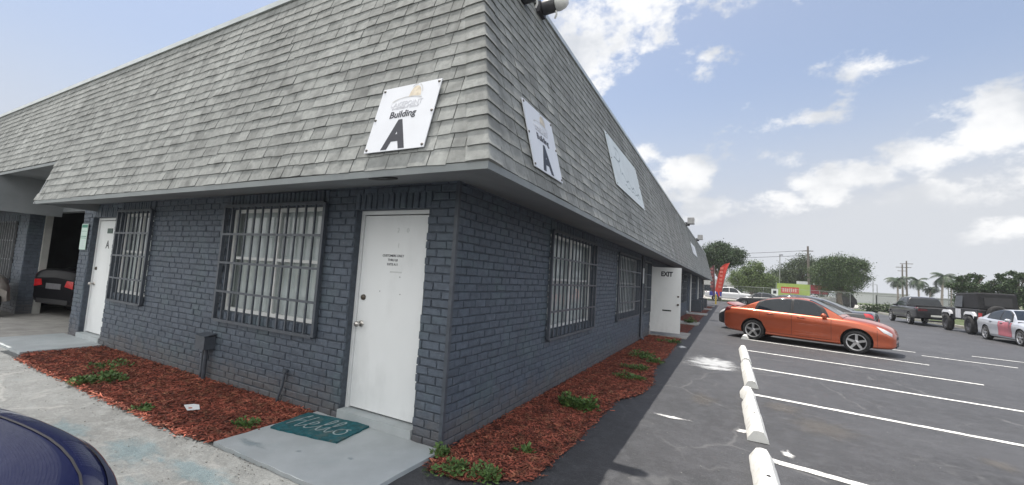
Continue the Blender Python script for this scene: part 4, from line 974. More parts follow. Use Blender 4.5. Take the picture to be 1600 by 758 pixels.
    if p.get('doors') and lod:
        d0, d1, d2 = p['doors']
        for s in (1, -1):
            for (a, e, rr_) in ((d0, d1-.004, True), (d1+.004, d2, False)):
                u0, u1 = .30, .685
                lo = (lambda u, a=a, rr_=rr_: a + (max(0, .5-u)*1.15 if rr_ else 0)); hi = (lambda u, e=e: e)
                patch(bp, lin(u0-.008, u1+.004, 12), (lambda u: lo(u)-.007), (lambda u: hi(u)+.007), s, .002, M_PLASTIC, 'door_seam')
                D = patch(bp, lin(u0, u1, 12), lo, hi, s, .005, colour, 'door')
                hx = a+.24 if not rr_ else a+.30; q_ = bp(hx, .625); b = MB(); b.tube([(hx-.10, s*(q_.y+.004), q_.z), (hx-.07, s*(q_.y+.032), q_.z+.004), (hx+.07, s*(q_.y+.032), q_.z+.004), (hx+.10, s*(q_.y+.004), q_.z)], .014, 8); b.build('handle', p.get('handle') or colour, D); patch(bp, lin(.600, .640, 3), hx-.085, hx+.085, s, .0075, M_PLASTIC, 'handle_recess', D, 4)
    if lod:
        patch2(bp, lin(.86, 1, 6), p['wind'][1]+.10, p['wind'][1]+.125, .002, M_PLASTIC, 'hood_seam', nx=2)
        for s in (1, -1): patch(bp, [.808, .814], p['wind'][1]+.10, L-.10, s, .0025, M_PLASTIC, 'hood_seam'); patch(bp, lin(.22, .60, 8), L-.375, L-.368, s, .0025, M_PLASTIC, 'bumper_seam', nx=1)
    for s in (1, -1):
        patch(bp, lin(.59, .735, 6), lambda u: L-.40+(.735-u)*1.1, L-.075, s, .006, p.get('lamp', M_CLEAR), 'headlight')
        patch(bp, lin(.60, .74, 6), .03, lambda u: .20+(u-.6)*.4, s, .007, p.get('tail', M_RED), 'taillight')
        tl = p.get('tail', M_RED); b = MB(); zt = T(0)-.02; b.prism([(-.010, s*.40, zt-.15), (-.010, s*(W_(0)-.02), zt-.19), (-.010, s*(W_(0)-.02), zt-.03), (-.010, s*.46, zt-.02)], (.02, 0, 0)); b.build('rear_light', tl, root, fix=True)
        if lod: patch(bp, lin(.10, .20, 4), .95+.40, 3.60-.40, s, .004, M_PLASTIC, 'side_skirt')
        q_ = gp(p['side'][1]-.10, .05); b = MB(); b.lathe([(0, -.10), (.05, -.09), (.07, -.03), (.072, .03), (.05, .08), (0, .09)], (q_.x, s*(q_.y+.10), q_.z+.06), (0, s, .05), 12); b.build('mirror', colour, root)
    b = MB(); b.box((L-.03, -.42, .24), (L+.004, .42, .36)); b.box((L-.03, -.33, .44), (L+.004, .33, .52)); b.build('grille', M_PLASTIC, root)
    b = MB(); b.box((-.006, -.26, .62), (.02, .26, .74), 0); b.build('licence_plate', p.get('plate', M_PLATE), root)
    b = MB(); b.box((-.004, -.55, .30), (.05, .55, .40)); b.build('rear_bumper', M_PLASTIC, root)
    if p.get('spoiler'):
        P = [(.10, y, 1.10 + .035*(1-abs(y/.70)**6)) for y in np.linspace(-.70, .70, 15)]
        b = MB(); rows = []
        for (x, y, z) in P: rows.append([Vector((x+.26, y, z-.055)), Vector((x+.10, y, z-.01)), Vector((x-.03, y, z+.035)), Vector((x-.04, y, z+.02)), Vector((x+.05, y, z-.03)), Vector((x+.26, y, z-.075))])
        b.grid(rows, smooth=True, flip=True); b.add(rows[0], [tuple(range(6))]); b.add(rows[-1], [tuple(range(6))[::-1]]); b.build('spoiler', colour, root, fix=True, sharp=40)
    # wheels
    for ax in p['ax']:
        for s in (1, -1):
            c = (ax, s*(p['W']/2-.105), p['wr']); wr = p['wr']; rr_ = wr*p.get('rimk', .68); b = MB()
            b.lathe([(rr_, -.10), (wr*.93, -.105), (wr*.985, -.085), (wr, -.05), (wr, .05), (wr*.985, .085), (wr*.93, .105), (rr_*1.0, .10), (rr_*.94, .02), (0, .015)], c, (0, s, 0), 32); wl = b.build('wheel', M_TYRE, root)
            b = MB(); b.lathe([(rr_*1.02, .103), (rr_*.96, .106), (rr_*.90, .085), (rr_*.90, .03)], c, (0, s, 0), 32); b.lathe([(.055, .05), (.06, .088), (.045, .098), (0, .1)], c, (0, s, 0), 16)
            for k in range(5):
                t = 2*math.pi*k/5+.3; d = Vector((math.cos(t), 0, math.sin(t))); w = Vector((-math.sin(t), 0, math.cos(t))); C = Vector(c); n = Vector((0, s, 0))
                P = [C+d*.045-w*.034+n*.092, C+d*.045+w*.034+n*.092, C+d*rr_*.93+w*.030+n*.098, C+d*rr_*.93-w*.030+n*.098]; b.add(P + [q_ - n*.035 for q_ in P], [(0,1,2,3),(4,7,6,5),(0,4,5,1),(1,5,6,2),(2,6,7,3),(3,7,4,0)])
            b.build('rim', rim or M_RIM, wl)
    root['_L'] = L
    return root
def place(root, x, y, rz, ref=0.0):
    """move so that local point (ref,0,0) lands on x,y heading rz"""
    root.rotation_euler = (0, 0, rz); root.location = (x - ref*math.cos(rz), y - ref*math.sin(rz), 0); 
    if '_L' in root: del root['_L']
    return root
OR = dict(SEDAN); OR['spoiler'] = True; OR['tail'] = mat('dark_red_lens', (.10, .012, .014), .15, .1, 8, coat=1)
oc = car('parked_car', OR, paint('copper_orange_paint', (.45, .098, .042), .30, .40), 'orange sedan with a boot spoiler, parked across the near stalls', group='cars parked in the side lot')
hd = math.atan2(12.174-13.006, 5.529-3.003)
nrm = Vector((-math.sin(hd), math.cos(hd)))       # left of heading; visible flank is the right one
cx, cy = 3.003 + nrm.x*.77, 13.006 + nrm.y*.77
place(oc, cx, cy, hd, SEDAN['ax'][0])
gc = car('parked_car', SEDAN, paint('graphite_paint', (.045, .047, .05), .3, .4), 'dark grey sedan parked just beyond the orange car, red tail light at its right end', group='cars parked in the side lot')
gc.scale = (1.13, 1.05, 1.05); place(gc, 4.42, 16.3, hd + math.pi, 4.42*.5*1.13)
dc = car('parked_car', SEDAN, paint('gunmetal_paint', (.06, .062, .065), .3, .4), 'dark silver car by the fence, seen over the boot of the orange car', group='cars parked in the side lot', lod=0)
place(dc, 5.2, 48, math.pi*.94, 2.2)
# white and red sedan far right
WR = dict(SEDAN)
wc = car('parked_car', WR, paint('silver_white_paint', (.50, .52, .56), .3, .3), 'silver sedan with a red wrapped door panel, at the right edge', group='vehicles along the far kerb')
for ch in list(wc.children):
    if ch.name.startswith('door') and not ch.name.startswith('door_seam') and min(v.co.x for v in ch.data.vertices) > 1.6:
        ch.data.materials[0] = mat('red_wrap', (.45, .12, .15), .4, .1, 4, coat=.5)
place(wc, 13.75, 24.6, -math.pi/2, .95)
BK = dict(SEDAN); BK['plate'] = mat('grey_plate', (.10, .10, .11), .5, .2, 9)
bkc = car('parked_car', BK, paint('black_paint', (.006, .006, .008), .35, .0, .0), 'black sedan backed under the dark carport at the far left, red tail lights', group=None)
bkc.scale = (1, 1, 1.06); place(bkc, -11.65, .52, R_(102), 0.0)
_mats['black_paint'].node_tree.nodes['Principled BSDF'].inputs['Specular IOR Level'].default_value = .06
BL = dict(SEDAN); BL['lamp'] = mat('smoked_lens', (.02, .022, .05), .12, .1, 6, coat=1)
blc = car('parked_car', BL, paint('dark_blue_paint', (.010, .014, .055), .25, .3), 'dark blue car at the bottom left, only its rounded front corner in view')
place(blc, .56, -2.92, R_(24), 4.42); blc.location.z = .02

# pickup (black, bed cover), heading away
PICK = dict(L=5.7, W=2.0, ax=(1.25, 4.75), wr=.40,
    T=[(0, 1.15), (.03, 1.20), (.2, 1.22), (3.9, 1.22), (4.4, 1.20), (5.2, 1.12), (5.55, 1.02), (5.7, .85)], S=[(0, 1.12), (.05, 1.17), (.3, 1.19), (4.4, 1.16), (5.2, 1.06), (5.7, .75)],
    W_=[(0, .90), (.05, .96), (.3, .985), (1, 1.0), (4.9, 1.0), (5.3, .95), (5.6, .85), (5.7, .7)], B=[(0, .55), (.3, .48), (1, .42), (4.9, .42), (5.7, .5)],
    R=[(1.75, 1.22), (1.85, 1.75), (2.1, 1.86), (2.8, 1.88), (3.3, 1.84), (3.7, 1.62), (4.25, 1.18)], side=(1.95, 3.95, 2.8), wind=(3.38, 4.15), rear=(1.765, 1.84), doors=(1.95, 2.85, 3.95), inset=.30)
PICK['tail'] = OR['tail']; pk = car('pickup_truck', PICK, paint('black_truck_paint', (.022, .022, .024), .3, .2), 'black pickup truck, leftmost of the vehicles along the far kerb', 'pickup truck', 'vehicles along the far kerb')
b = MB(); b.box((.1, -.92, 1.225), (1.75, .92, 1.33)); b.build('bed_cover', M_PLASTIC, pk)
place(pk, 14.0, 33.2, math.pi/2, 0)
# off-roader with white flared fenders and black soft top, heading away
def jeep():
    root = empty('off_roader', (0, 0, 0), 0, 'off-roader with white fenders and a tall black soft top, behind the silver sedan', 'off-road vehicle', 'vehicles along the far kerb')
    wht = paint('white_truck_paint', (.62, .63, .66), .35, .05)
    b = MB(); b.box((.0, -.78, .62), (3.0, .78, 1.18)); b.box((2.9, -.66, .66), (4.05, .66, 1.16)); o = b.build('body', M_PLASTIC, root, fix=True)
    md = o.modifiers.new('b', 'BEVEL'); md.width = .05; md.segments = 2
    b = MB(); P = [(.02, -.74, 1.18), (2.75, -.74, 1.18), (2.45, -.70, 1.90), (.12, -.70, 1.95)]; b.prism(P, (0, 1.44, 0)); o = b.build('soft_top', mat('black_canvas', (.014, .014, .016), .8, .2, 6), root, fix=True); md = o.modifiers.new('b', 'BEVEL'); md.width = .06; md.segments = 2
    for s in (1, -1):
        b = MB(); b.box((1.75, s*.785, .70), (2.35, s*.80, 1.14)); b.build('door', wht, root)
        b = MB(); b.prism([(1.65, s*.755, 1.24), (2.6, s*.755, 1.24), (2.42, s*.72, 1.80), (1.65, s*.72, 1.80)], (0, s*.012, 0)); b.build('side_window', M_CARGLASS, root)
        for ax in (.62, 3.25):
            b = MB(); prof = [(ax-.56, .86), (ax-.48, .98), (ax-.30, 1.05), (ax+.30, 1.05), (ax+.48, .98), (ax+.60, .70)]
            b.grid([[Vector((x, s*.62, z)) for x, z in prof], [Vector((x, s*.90, z)) for x, z in prof], [Vector((x, s*.915, z-.13)) for x, z in prof]], smooth=False); b.build('fender', wht, root)
            c = (ax, s*.80, .42); b = MB(); b.lathe([(.22, -.14), (.39, -.14), (.42, -.09), (.42, .09), (.39, .14), (.24, .13), (.2, .05), (0, .05)], c, (0, s, 0), 24); w = b.build('wheel', M_TYRE, root)
            b = MB(); b.lathe([(.23, .131), (.20, .12), (.16, .06), (.06, .10), (0, .11)], c, (0, s, 0), 24); b.build('rim', M_LAMPGREY, w)
        b = MB(); b.box((-.012, s*.62, .82), (.0, s*.76, 1.02)); b.build('taillight', M_RED, root)
    b = MB(); b.box((-.18, -.80, .50), (-.02, .80, .64)); b.build('rear_bumper', M_PLASTIC, root)
    b = MB(); b.prism([(.045, -.5, 1.34), (.045, .5, 1.34), (.098, .5, 1.74), (.098, -.5, 1.74)], (-.03, 0, 0)); b.build('rear_window', M_PLASTIC, root, fix=True)
    b = MB(); b.lathe([(.0, -.02), (.30, -.02), (.38, .0), (.38, .2), (.3, .24), (.16, .24), (0, .2)], (-.02, .1, 1.0), (-1, 0, 0), 24); b.build('spare_wheel', M_TYRE, root)
    b = MB(); b.box((4.051, -.6, .70), (4.07, .6, 1.10)); b.build('grille', wht, root)
    return root
jp = jeep(); place(jp, 14.45, 27.3, math.pi/2, 0); jp.scale = (1, 1, 1.14)
# far white pickup and others behind the fence
wp = car('pickup_truck', PICK, paint('white_pickup_paint', (.66, .67, .68), .35, .05), 'white pickup truck beyond the far end of the building, behind the red flag', 'pickup truck', None, lod=0)
place(wp, -.6, 57.5, R_(4), 0)
wv = car('parked_car', SEDAN, paint('white_car_paint', (.66, .67, .68), .35, .05), 'white car below the lime green sign beyond the fence', 'car', None, lod=0)
place(wv, 11.3, 72, R_(10), 0)
def box_truck(x, y, rz):
    root = empty('box_truck', (x, y, 0), rz, 'small white truck with a dark cab by the wooden utility pole', 'truck')
    b = MB(); b.box((0, -1, .6), (2.6, 1, 1.3)); b.build('body', paint('white_car_paint', (.66, .67, .68)), root)
    b = MB(); b.prism([(2.65, -.95, .5), (4.6, -.95, .5), (4.5, -.95, 1.2), (4.0, -.95, 1.9), (2.65, -.95, 1.95)], (0, 1.9, 0)); b.build('cab', M_PLASTIC, root, fix=True)
    for ax in (.9, 3.9):
        for s in (1, -1):
            b = MB(); b.lathe([(0, -.1), (.38, -.1), (.4, 0), (.38, .1), (.2, .1), (0, .06)], (ax, s*.85, .4), (0, s, 0), 20); b.build('wheel', M_TYRE, root)
box_truck(13.6, 72, R_(8))
# covered motorbike at the far left
def covered_bike():
    root = empty('motorbike', (-12.95, -.30, 0), R_(185), 'motorbike under a beige cover at the left edge, beside the brick wing', 'motorbike')
    rows = []; r = random.Random(8)
    for i in range(15):
        t = i/14; x = -.95 + 1.9*t; top = .62 + .42*math.sin(min(1, t*1.25)*math.pi*.75)*(1 if t > .1 else .7) - .25*max(0, t-.8)*3; w = .16 + .22*math.sin(math.pi*t); row = []
        for k in range(13):
            a = math.pi*k/12; hem = .34 + r.uniform(-.03, .03); z = hem + (top-hem)*math.sin(a)**.55; row.append(Vector((x + r.uniform(-.01, .01), math.cos(a)*(w + .03*math.sin(t*30+k)), z + r.uniform(-.012, .012))))
        rows.append(row)
    b = MB(); b.grid(rows, smooth=True); b.add(rows[0], [tuple(range(13))]); b.add(rows[-1], [tuple(range(13))]); b.build('cover', mat('beige_tarp', (.36, .33, .30), .8, .15, 5, .01, 12), root)
    for x in (-.72, .68):
        b = MB(); b.lathe([(.20, -.05), (.29, -.05), (.31, 0), (.29, .05), (.20, .05)], (x, 0, .31), (0, 1, 0), 24); b.lathe([(.2, .02), (.04, .03), (.0, .05)], (x, 0, .31), (0, 1, 0), 24); b.build('wheel', M_TYRE, root)
covered_bike()

# ------------------------------------------------------------------ far setting: verge, kerb, road, fence
M_GRASS = mat('verge_grass', (.060, .085, .030), .95, .4, 3, .03, 20, c2=(.12, .10, .055), c2scale=.8)
b = MB(); b.prism([(15.6, 30, -.01), (16.9, 58, -.01), (17.1, 58, -.01), (15.8, 30, -.01)][::-1], (0, 0, .14)); b.prism([(15.6, 30, -.01), (15.8, 30, -.01), (30.2, 10, -.01), (30, 10, -.01)], (0, 0, .14)); tag(b.build('kerb', M_CONC2, fix=True), kind='structure')
sheet('grass_verge', [(15.8, 30), (30.2, 10), (120, 10), (120, 66), (17.1, 58)], .10, M_GRASS)['kind'] = 'structure'
sheet('far_verge', [(-60, 58), (17.1, 58), (120, 66), (200, 230), (-90, 230)], .03, M_GRASS)['kind'] = 'structure'
sheet('road', [(-60, 66), (17, 66), (140, 72), (140, 118), (17, 104), (-60, 84)], .06, M_ROAD)['kind'] = 'structure'
sheet('far_parking_strip', [(-2, 46), (15.6, 46), (16.6, 58), (-2, 58)], .012, M_ASPH)['kind'] = 'structure'
M_GALV = mat('galvanised_steel', (.32, .33, .33), .5, .1, 8, metal=.5)
def fence(x0, y0, x1, y1, h, label, step=3.0, cell=.22, m=None, pr=.03):
    m = m or M_GALV
    root = empty('chain_link_fence', (x0, y0, 0), math.atan2(y1-y0, x1-x0), label, 'fence'); Ln = math.hypot(x1-x0, y1-y0); n = int(Ln/step)
    for k in range(n+1):
        b = MB(); b.tube([(k*Ln/n, 0, 0), (k*Ln/n, 0, h+.06)], pr, 6); b.build('post', m, root)
    b = MB(); b.tube([(0, 0, h), (Ln, 0, h)], .022, 6); b.tube([(0, 0, .08), (Ln, 0, .08)], .012, 5); b.build('rail', m, root)
    b = MB(); m_ = int(Ln/cell)
    for k in range(-int(h/cell), m_):
        for sg in (1, -1):
            xa, xb = k*cell, k*cell+h
            za, zb = (.05, h) if sg == 1 else (h, .05)
            if xa < 0: za += (0-xa)*(1 if sg == 1 else -1); xa = 0
            if xb > Ln: zb -= (xb-Ln)*(1 if sg == 1 else -1); xb = Ln
            if xb > xa: b.tube([(xa, .006*sg, za), (xb, .006*sg, zb)], pr*.15, 3, caps=False)
    b.build('mesh', m, root)
fence(-6, 62, 15.5, 62, 2.1, 'chain-link fence across the far end of the lot, in front of the pale trees')
fence(17.5, 60, 42, 62, 1.9, 'chain-link fence on the verge at right of the big round tree, before the pale road', 2.4, .22, M_BLACK, .05)

# ------------------------------------------------------------------ trees
M_BARK = mat('grey_brown_bark', (.13, .105, .08), .9, .3, 6, .02, 18)
def leafmat(name, c): return mat(name, c, .55, .3, 2.5, island=.45, spec=.35)
L_DARK = leafmat('dark_leaf', (.040, .068, .026)); L_MID = leafmat('mid_leaf', (.058, .092, .030)); L_PALE = leafmat('pale_leaf', (.105, .150, .050)); L_OLIVE = leafmat('olive_leaf', (.050, .072, .030))
def tree(x, y, blobs, label, m, seed, n=5200, leaf=.17, trunk=.22, group='trees beyond the lot', clumps=90, name='tree', th=2.0, sig=.30):
    r = random.Random(seed); root = empty(name, (x, y, 0), 0, label, 'tree', group); b = MB(); cl = []
    vol = [bb[3]**2 for bb in blobs]; tv = sum(vol)
    for (bx, by, bz, rad, fl), v in zip(blobs, vol):
        for k in range(max(4, int(clumps*v/tv))):
            d = Vector((r.gauss(0, 1), r.gauss(0, 1), r.gauss(0, 1))).normalized(); q_ = rad*r.uniform(.45, 1.0)**.6*r.choice((.75, .95, 1.0, 1.08))
            cl.append((Vector((bx + d.x*q_, by + d.y*q_, bz + d.z*q_*fl)), rad*r.uniform(.16, .34)))
    for k in range(n):
        c, s = r.choice(cl); p = c + Vector((r.gauss(0, 1)*s, r.gauss(0, 1)*s, r.gauss(0, 1)*s*.75)) * (sig/.30*.75)
        a = Vector((r.gauss(0, 1), r.gauss(0, 1), r.gauss(0, 1)+.2)).normalized(); t = a.cross(Vector((r.gauss(0, 1), r.gauss(0, 1), r.gauss(0, 1)))).normalized(); l = leaf*r.uniform(.6, 1.35); w = l*.42
        b.add([p - a*l*.5, p + t*w, p + a*l*.5 + Vector((0, 0, -.1*l)), p - t*w], [(0, 1, 2, 3)])
    b.build('crown', m, root)
    b = MB(); b.tube([(0, 0, -.1), (r.uniform(-.1, .1), r.uniform(-.1, .1), th*.5), (r.uniform(-.2, .2), r.uniform(-.2, .2), th)], [trunk*1.25, trunk, trunk*.8], 9)
    for (bx, by, bz, rad, fl) in blobs:
        for k in range(5):
            d = Vector((r.gauss(0, 1), r.gauss(0, 1), r.uniform(-.2, 1))).normalized()*rad*.75; e = Vector((bx, by, bz)) + Vector((d.x, d.y, d.z*fl)); m0 = Vector((bx*.4, by*.4, th + (e.z-th)*.45))
            b.tube([(0, 0, th*.9), m0, e], [trunk*.6, trunk*.35, trunk*.08], 6)
    b.build('trunk', M_BARK, root)
    return root
tree(1.0, 61, [(-.5, 0, 6.0, 2.0, .9), (1.5, 0, 6.0, 1.8, .85), (-1.6, 1, 5.2, 1.6, .9), (.2, 0, 7.1, 1.4, .7)], 'dark dense tree rising behind the far end of the building roof', L_DARK, 1, 30000, .15, .3, th=3.4, clumps=200)
tree(5.3, 71, [(0, 0, 3.4, 2.0, .95), (1.7, 0, 3.0, 1.7, .9), (-1.6, 0, 3.4, 1.8, .9), (.2, 0, 5.0, 1.5, .8)], 'pale yellow-green airy tree right of the red flag', L_PALE, 2, 20000, .15, .18, th=1.2, clumps=170)
tree(9.2, 84, [(0, 0, 3.2, 2.6, .9), (2.4, 0, 4.0, 2.4, .9), (-2.6, 0, 2.8, 2.4, .9), (0, 0, 2.0, 2.2, .8)], 'mid green bushy tree behind the grey light pole', L_MID, 3, 24000, .17, .2, th=1.2, clumps=190)
tree(13.0, 82, [(0, 0, 5.2, 2.9, .9), (-2.0, 0, 3.8, 2.6, .9), (1.6, 0, 4.8, 2.6, .9), (.3, 0, 7.0, 1.9, .8), (-1, 0, 2.4, 2.4, .8), (2.2, 0, 2.6, 2.2, .8)], 'olive green tree directly behind the wooden utility pole', L_OLIVE, 4, 28000, .17, .3, th=1.6, clumps=230)
tree(16.0, 70, [(0, 0, 4.7, 2.3, .85), (-1.8, 0, 4.6, 1.9, .95), (1.9, 0, 4.9, 1.7, .95), (0, 0, 6.1, 1.8, .7), (-1.3, 0, 6.0, 1.5, .7), (1.4, 0, 6.1, 1.4, .7), (1.1, 0, 3.3, 1.8, .8), (-1.3, 0, 3.2, 1.6, .8)], 'big round dark green tree with a clipped dome crown, right of the utility pole', L_MID, 5, 48000, .13, .35, th=2.0, clumps=420)
for i, (x, y, s, lb) in enumerate(((25.6, 52, 1.0, 'dark spreading tree at the right edge, closest to the silver sedan'), (23.2, 53.5, .92, 'dark open-crowned tree right of the palms, above the off-roader'), (29, 50, 1.05, 'dark tree cut off by the right edge of the photo'))):
    tree(x, y, [(0, 0, 3.2*s, 1.3*s, .7), (-1.2*s, 0, 3.5*s, .9*s, .6), (1.2*s, 0, 3.1*s, 1.0*s, .7), (.2*s, 0, 4.5*s, .8*s, .5), (-.9*s, 0, 4.3*s, .5*s, .5), (.8*s, 0, 2.2*s, 1.1*s, .7), (-.6*s, 0, 2.0*s, .9*s, .7)], lb, L_DARK, 20+i, 16000, .13, .16, th=2.0)
def bush(x, y, rx, ry, h, label, m, seed, n=2200, leaf=.16, name='bush', group='bushes along the verge'):
    r = random.Random(seed); root = empty(name, (x, y, 0), 0, label, 'bush', group); b = MB()
    cl = [(Vector((r.uniform(-rx, rx), r.uniform(-ry, ry), h*r.uniform(.2, .85))), min(rx, h)*r.uniform(.15, .35)) for k in range(40)]
    for k in range(n):
        c, s = r.choice(cl); p = c + Vector((r.gauss(0, 1), r.gauss(0, 1), r.gauss(0, .8)))*s; p.z = abs(p.z)
        a = Vector((r.gauss(0, 1), r.gauss(0, 1), r.gauss(0, 1)+.3)).normalized(); t = a.cross(Vector((r.gauss(0, 1), r.gauss(0, 1), 1))).normalized(); l = leaf*r.uniform(.6, 1.3); w = l*.4
        b.add([p - a*l*.5, p + t*w, p + a*l*.5, p - t*w], [(0, 1, 2, 3)])
    b.build('foliage', m, root); b = MB()
    for k in range(6): b.tube([(r.uniform(-.3, .3)*rx, 0, 0), (r.uniform(-.7, .7)*rx, r.uniform(-.5, .5)*ry, h*.6)], .02, 5)
    b.build('stems', M_BARK, root)
bush(22.5, 45, 2.6, 1.0, 1.7, 'bright green bush behind the off-roader', L_MID, 1); bush(21.5, 36, 2.2, 1.2, 1.8, 'leafy bush right of the off-roader top', L_MID, 2); bush(27, 40, 3, 1.4, 2.0, 'green bush at the right edge behind the silver sedan', L_PALE, 3)
bush(18.5, 57.5, 2.0, .8, .9, 'low brownish shrub under the big round tree', L_OLIVE, 4, 1500); bush(22, 60.5, 2.2, .7, .9, 'low shrub along the fence left of the pickup', L_OLIVE, 5, 1500); bush(19.5, 57.0, 1.6, .7, .9, 'dark shrub at the foot of the big round tree, nearer the kerb', L_DARK, 14, 1500); bush(24.5, 60, 1.8, .7, 1.0, 'dark shrub behind the pickup cab along the fence', L_DARK, 15, 1500); bush(16.9, 57.6, 1.3, .6, .8, 'small dark shrub by the kerb left of the big round tree', L_DARK, 16, 1200)
bush(27, 61, 2.6, .8, 1.1, 'low shrub along the fence behind the pickup', L_OLIVE, 6, 1500); bush(33, 62, 2.5, .8, 1.6, 'rounded green hedge bush behind the white-fendered off-roader', L_DARK, 7, 1800)
# palms
M_PALM = leafmat('palm_frond', (.030, .050, .022)); M_PTRUNK = mat('palm_trunk', (.24, .22, .19), .9, .2, 4)
def palm(x, y, h, label, seed, s=1.0):
    r = random.Random(seed); root = empty('palm_tree', (x, y, 0), 0, label, 'palm tree', 'palms beyond the road')
    b = MB(); lean = r.uniform(-.3, .3); b.tube([(0, 0, -.1), (lean*.4, 0, h*.5), (lean, 0, h)], [.20*s, .15*s, .13*s], 9); b.build('trunk', M_PTRUNK, root)
    b = MB(); top = Vector((lean, 0, h))
    for k in range(26):
        a = 2*math.pi*k/26 + r.uniform(-.15, .15); e0 = r.uniform(-.5, 1.1); Lf = 2.3*s*r.uniform(.8, 1.1); pts = []; p = top.copy(); e = e0
        for i in range(9):
            pts.append(p.copy()); p = p + Vector((math.cos(a)*math.cos(e), math.sin(a)*math.cos(e), math.sin(e)))*Lf/8; e -= .20 + .06*r.random()
        for i in range(8):
            t = i/7; side = Vector((-math.sin(a), math.cos(a), 0)); ln = .80*s*math.sin(math.pi*min(.97, .12+.80*t))
            d = (pts[i+1]-pts[i])
            for sg in (1, -1):
                for j in (0, .5):
                    q_ = pts[i] + d*j; tip = q_ + side*sg*ln*.8 + d.normalized()*ln*.45 + Vector((0, 0, -ln*.55)); wv = d*.5
                    b.add([q_ - wv*.5, q_ + wv*.5, tip], [(0, 1, 2)])
    b.build('fronds', M_PALM, root)
for i, (x, y, h, lb, s) in enumerate(((30.3, 100, 5.3, 'palm left of the paired power poles, leftmost of the palms', 1.0), (34.8, 105, 5.4, 'leaning palm right of the paired power poles', 1.0), (37.6, 104, 6.4, 'tallest palm standing clear against the sky above the pickup', 1.15), (40.3, 108, 5.5, 'rightmost palm, partly behind the tallest one', .9), (36.5, 106, 4.0, 'lowest palm between the leaning and the tallest palm', .8))): palm(x, y, h, lb, 50+i, s)

# ------------------------------------------------------------------ poles, wires, flags, signs, buildings far off
M_WOOD = mat('weathered_pole_wood', (.16, .14, .12), .9, .2, 3, stretch=(4, 4, .4))
root = empty('utility_pole', (13.2, 75, 0), 0, 'wooden utility pole in front of the olive tree, wires running left from its head', 'utility pole')
b = MB(); b.tube([(0, 0, -.1), (-.25, 0, 9.0)], [.19, .13], 10); b.build('pole', M_WOOD, root)
b = MB(); b.box((-.9, -.06, 8.2), (.45, .06, 8.32)); b.build('crossarm', M_WOOD, root)
for zz in (8.35, 7.6):
    b = MB(); P = []
    for i in range(25):
        t = i/24; P.append((13.2-.25 - 62*t, 75 + 30*t, zz + 2*t - 4*(1-(2*t-1)**2)*.35)); 
    b.tube(P, .03, 4); tag(b.build('power_line', M_BLACK), 'thin black power line, the upper one left of the wooden pole' if zz > 8 else 'thin black power line, the lower one left of the wooden pole', 'cable', 'power lines')
root = empty('light_pole', (9.75, 80, 0), 0, 'slim grey light pole between the pale tree and the wooden utility pole', 'light pole')
b = MB(); b.tube([(0, 0, -.1), (0, 0, 7.9)], [.11, .07], 8); b.build('pole', M_GALV, root); b = MB(); b.box((-.1, -.12, 7.85), (.45, .12, 7.98)); b.build('lamp_head', M_LAMPGREY, root)
for i, (x, y, h, lb) in enumerate(((36.7, 118, 10.2, 'taller of the two grey power poles with crossarms among the palms'), (36.0, 118, 9.4, 'shorter of the two grey power poles with crossarms among the palms'))):
    root = empty('power_pole', (x, y, 0), 0, lb, 'utility pole'); b = MB(); b.tube([(0, 0, -.1), (0, 0, h)], [.2, .13], 8); b.build('pole', M_WOOD, root)
    b = MB(); b.box((-1.1, -.06, h-.7), (1.1, .06, h-.58)); b.box((-.8, -.06, h-1.5), (.8, .06, h-1.4)); b.build('crossarm', M_WOOD, root)
for i, (x, y, h) in enumerate(((33.8, 130, 6.0), (37, 140, 5.2), (41.3, 112, 5.7), (42.0, 112, 5.7))):
    root = empty('street_lamp', (x, y, 0), 0, ('thin street lamp right of the big round tree', 'thin street lamp left of the first palm', 'pale slim post right of the tallest palm', 'pale slim post beside the dark open-crowned tree')[i], 'street lamp'); b = MB(); b.tube([(0, 0, -.1), (0, 0, h)], [.12, .08], 6); b.build('pole', M_GALV, root); b = MB(); b.tube([(0, 0, h), (-.9, 0, h+.15)], .05, 5); b.box((-1.3, -.12, h+.1), (-.8, .12, h+.2)); b.build('arm', M_GALV, root)
# feather flags
def flag(x, y, label, m, lean, h=4.6, w=.75, rz=0.0):
    root = empty('feather_flag', (x, y, 0), rz, label, 'flag', 'feather flags at the end of the building')
    pts = [(0, 0, 0), (0, 0, 1.0), (lean*.25, 0, h*.5), (lean*.7, 0, h*.85), (lean, 0, h)]; P = [Vector(p) for p in cr(pts, 5)]
    b = MB(); b.tube(P, .022, 6); b.build('pole', M_GALV, root)
    b = MB(); rows = []; rr = random.Random(1)
    for i, p in enumerate(P[4:]):
        t = i/(len(P)-5); ww = w*min(1, .45+t*3)*math.sqrt(max(0, 1-(max(0, t-.55)/.46)**2)); rows.append([p + Vector((-ww*k/6, .06*math.sin(k*1.2+t*5), -.05*k/6)) for k in range(7)])
    b.grid(rows, smooth=True); b.grid([[q_ + Vector((0, .006, 0)) for q_ in rw] for rw in rows], smooth=True, flip=True); b.build('banner', m[0], root)
    b = MB(); 
    for k in range(6):
        z = 1.7 + k*.42; xx = lean*.25*(z/(h*.5)) ; b.box((xx-.50, -.085, z), (xx-.18, -.075, z+.26))
    b.build('lettering', m[1], root)
    b = MB(); b.box((-.6, -.02, .75), (.0, .02, 1.25)); b.build('banner_foot', mat('blue_banner', (.05, .06, .30), .7), root)
    return root
flag(1.5, 50.0, 'bright red feather flag leaning right in front of the dark tree', (mat('red_banner', (.58, .055, .035), .7, .1, 3), mat('pale_red_print', (.62, .16, .12), .7)), .75)
flag(.75, 52.5, 'dull dark red feather flag close to the end of the roof', (mat('dull_red_banner', (.13, .05, .055), .7, .1, 3), mat('dull_red_print', (.26, .10, .10), .7)), -.15, 4.4, .4)
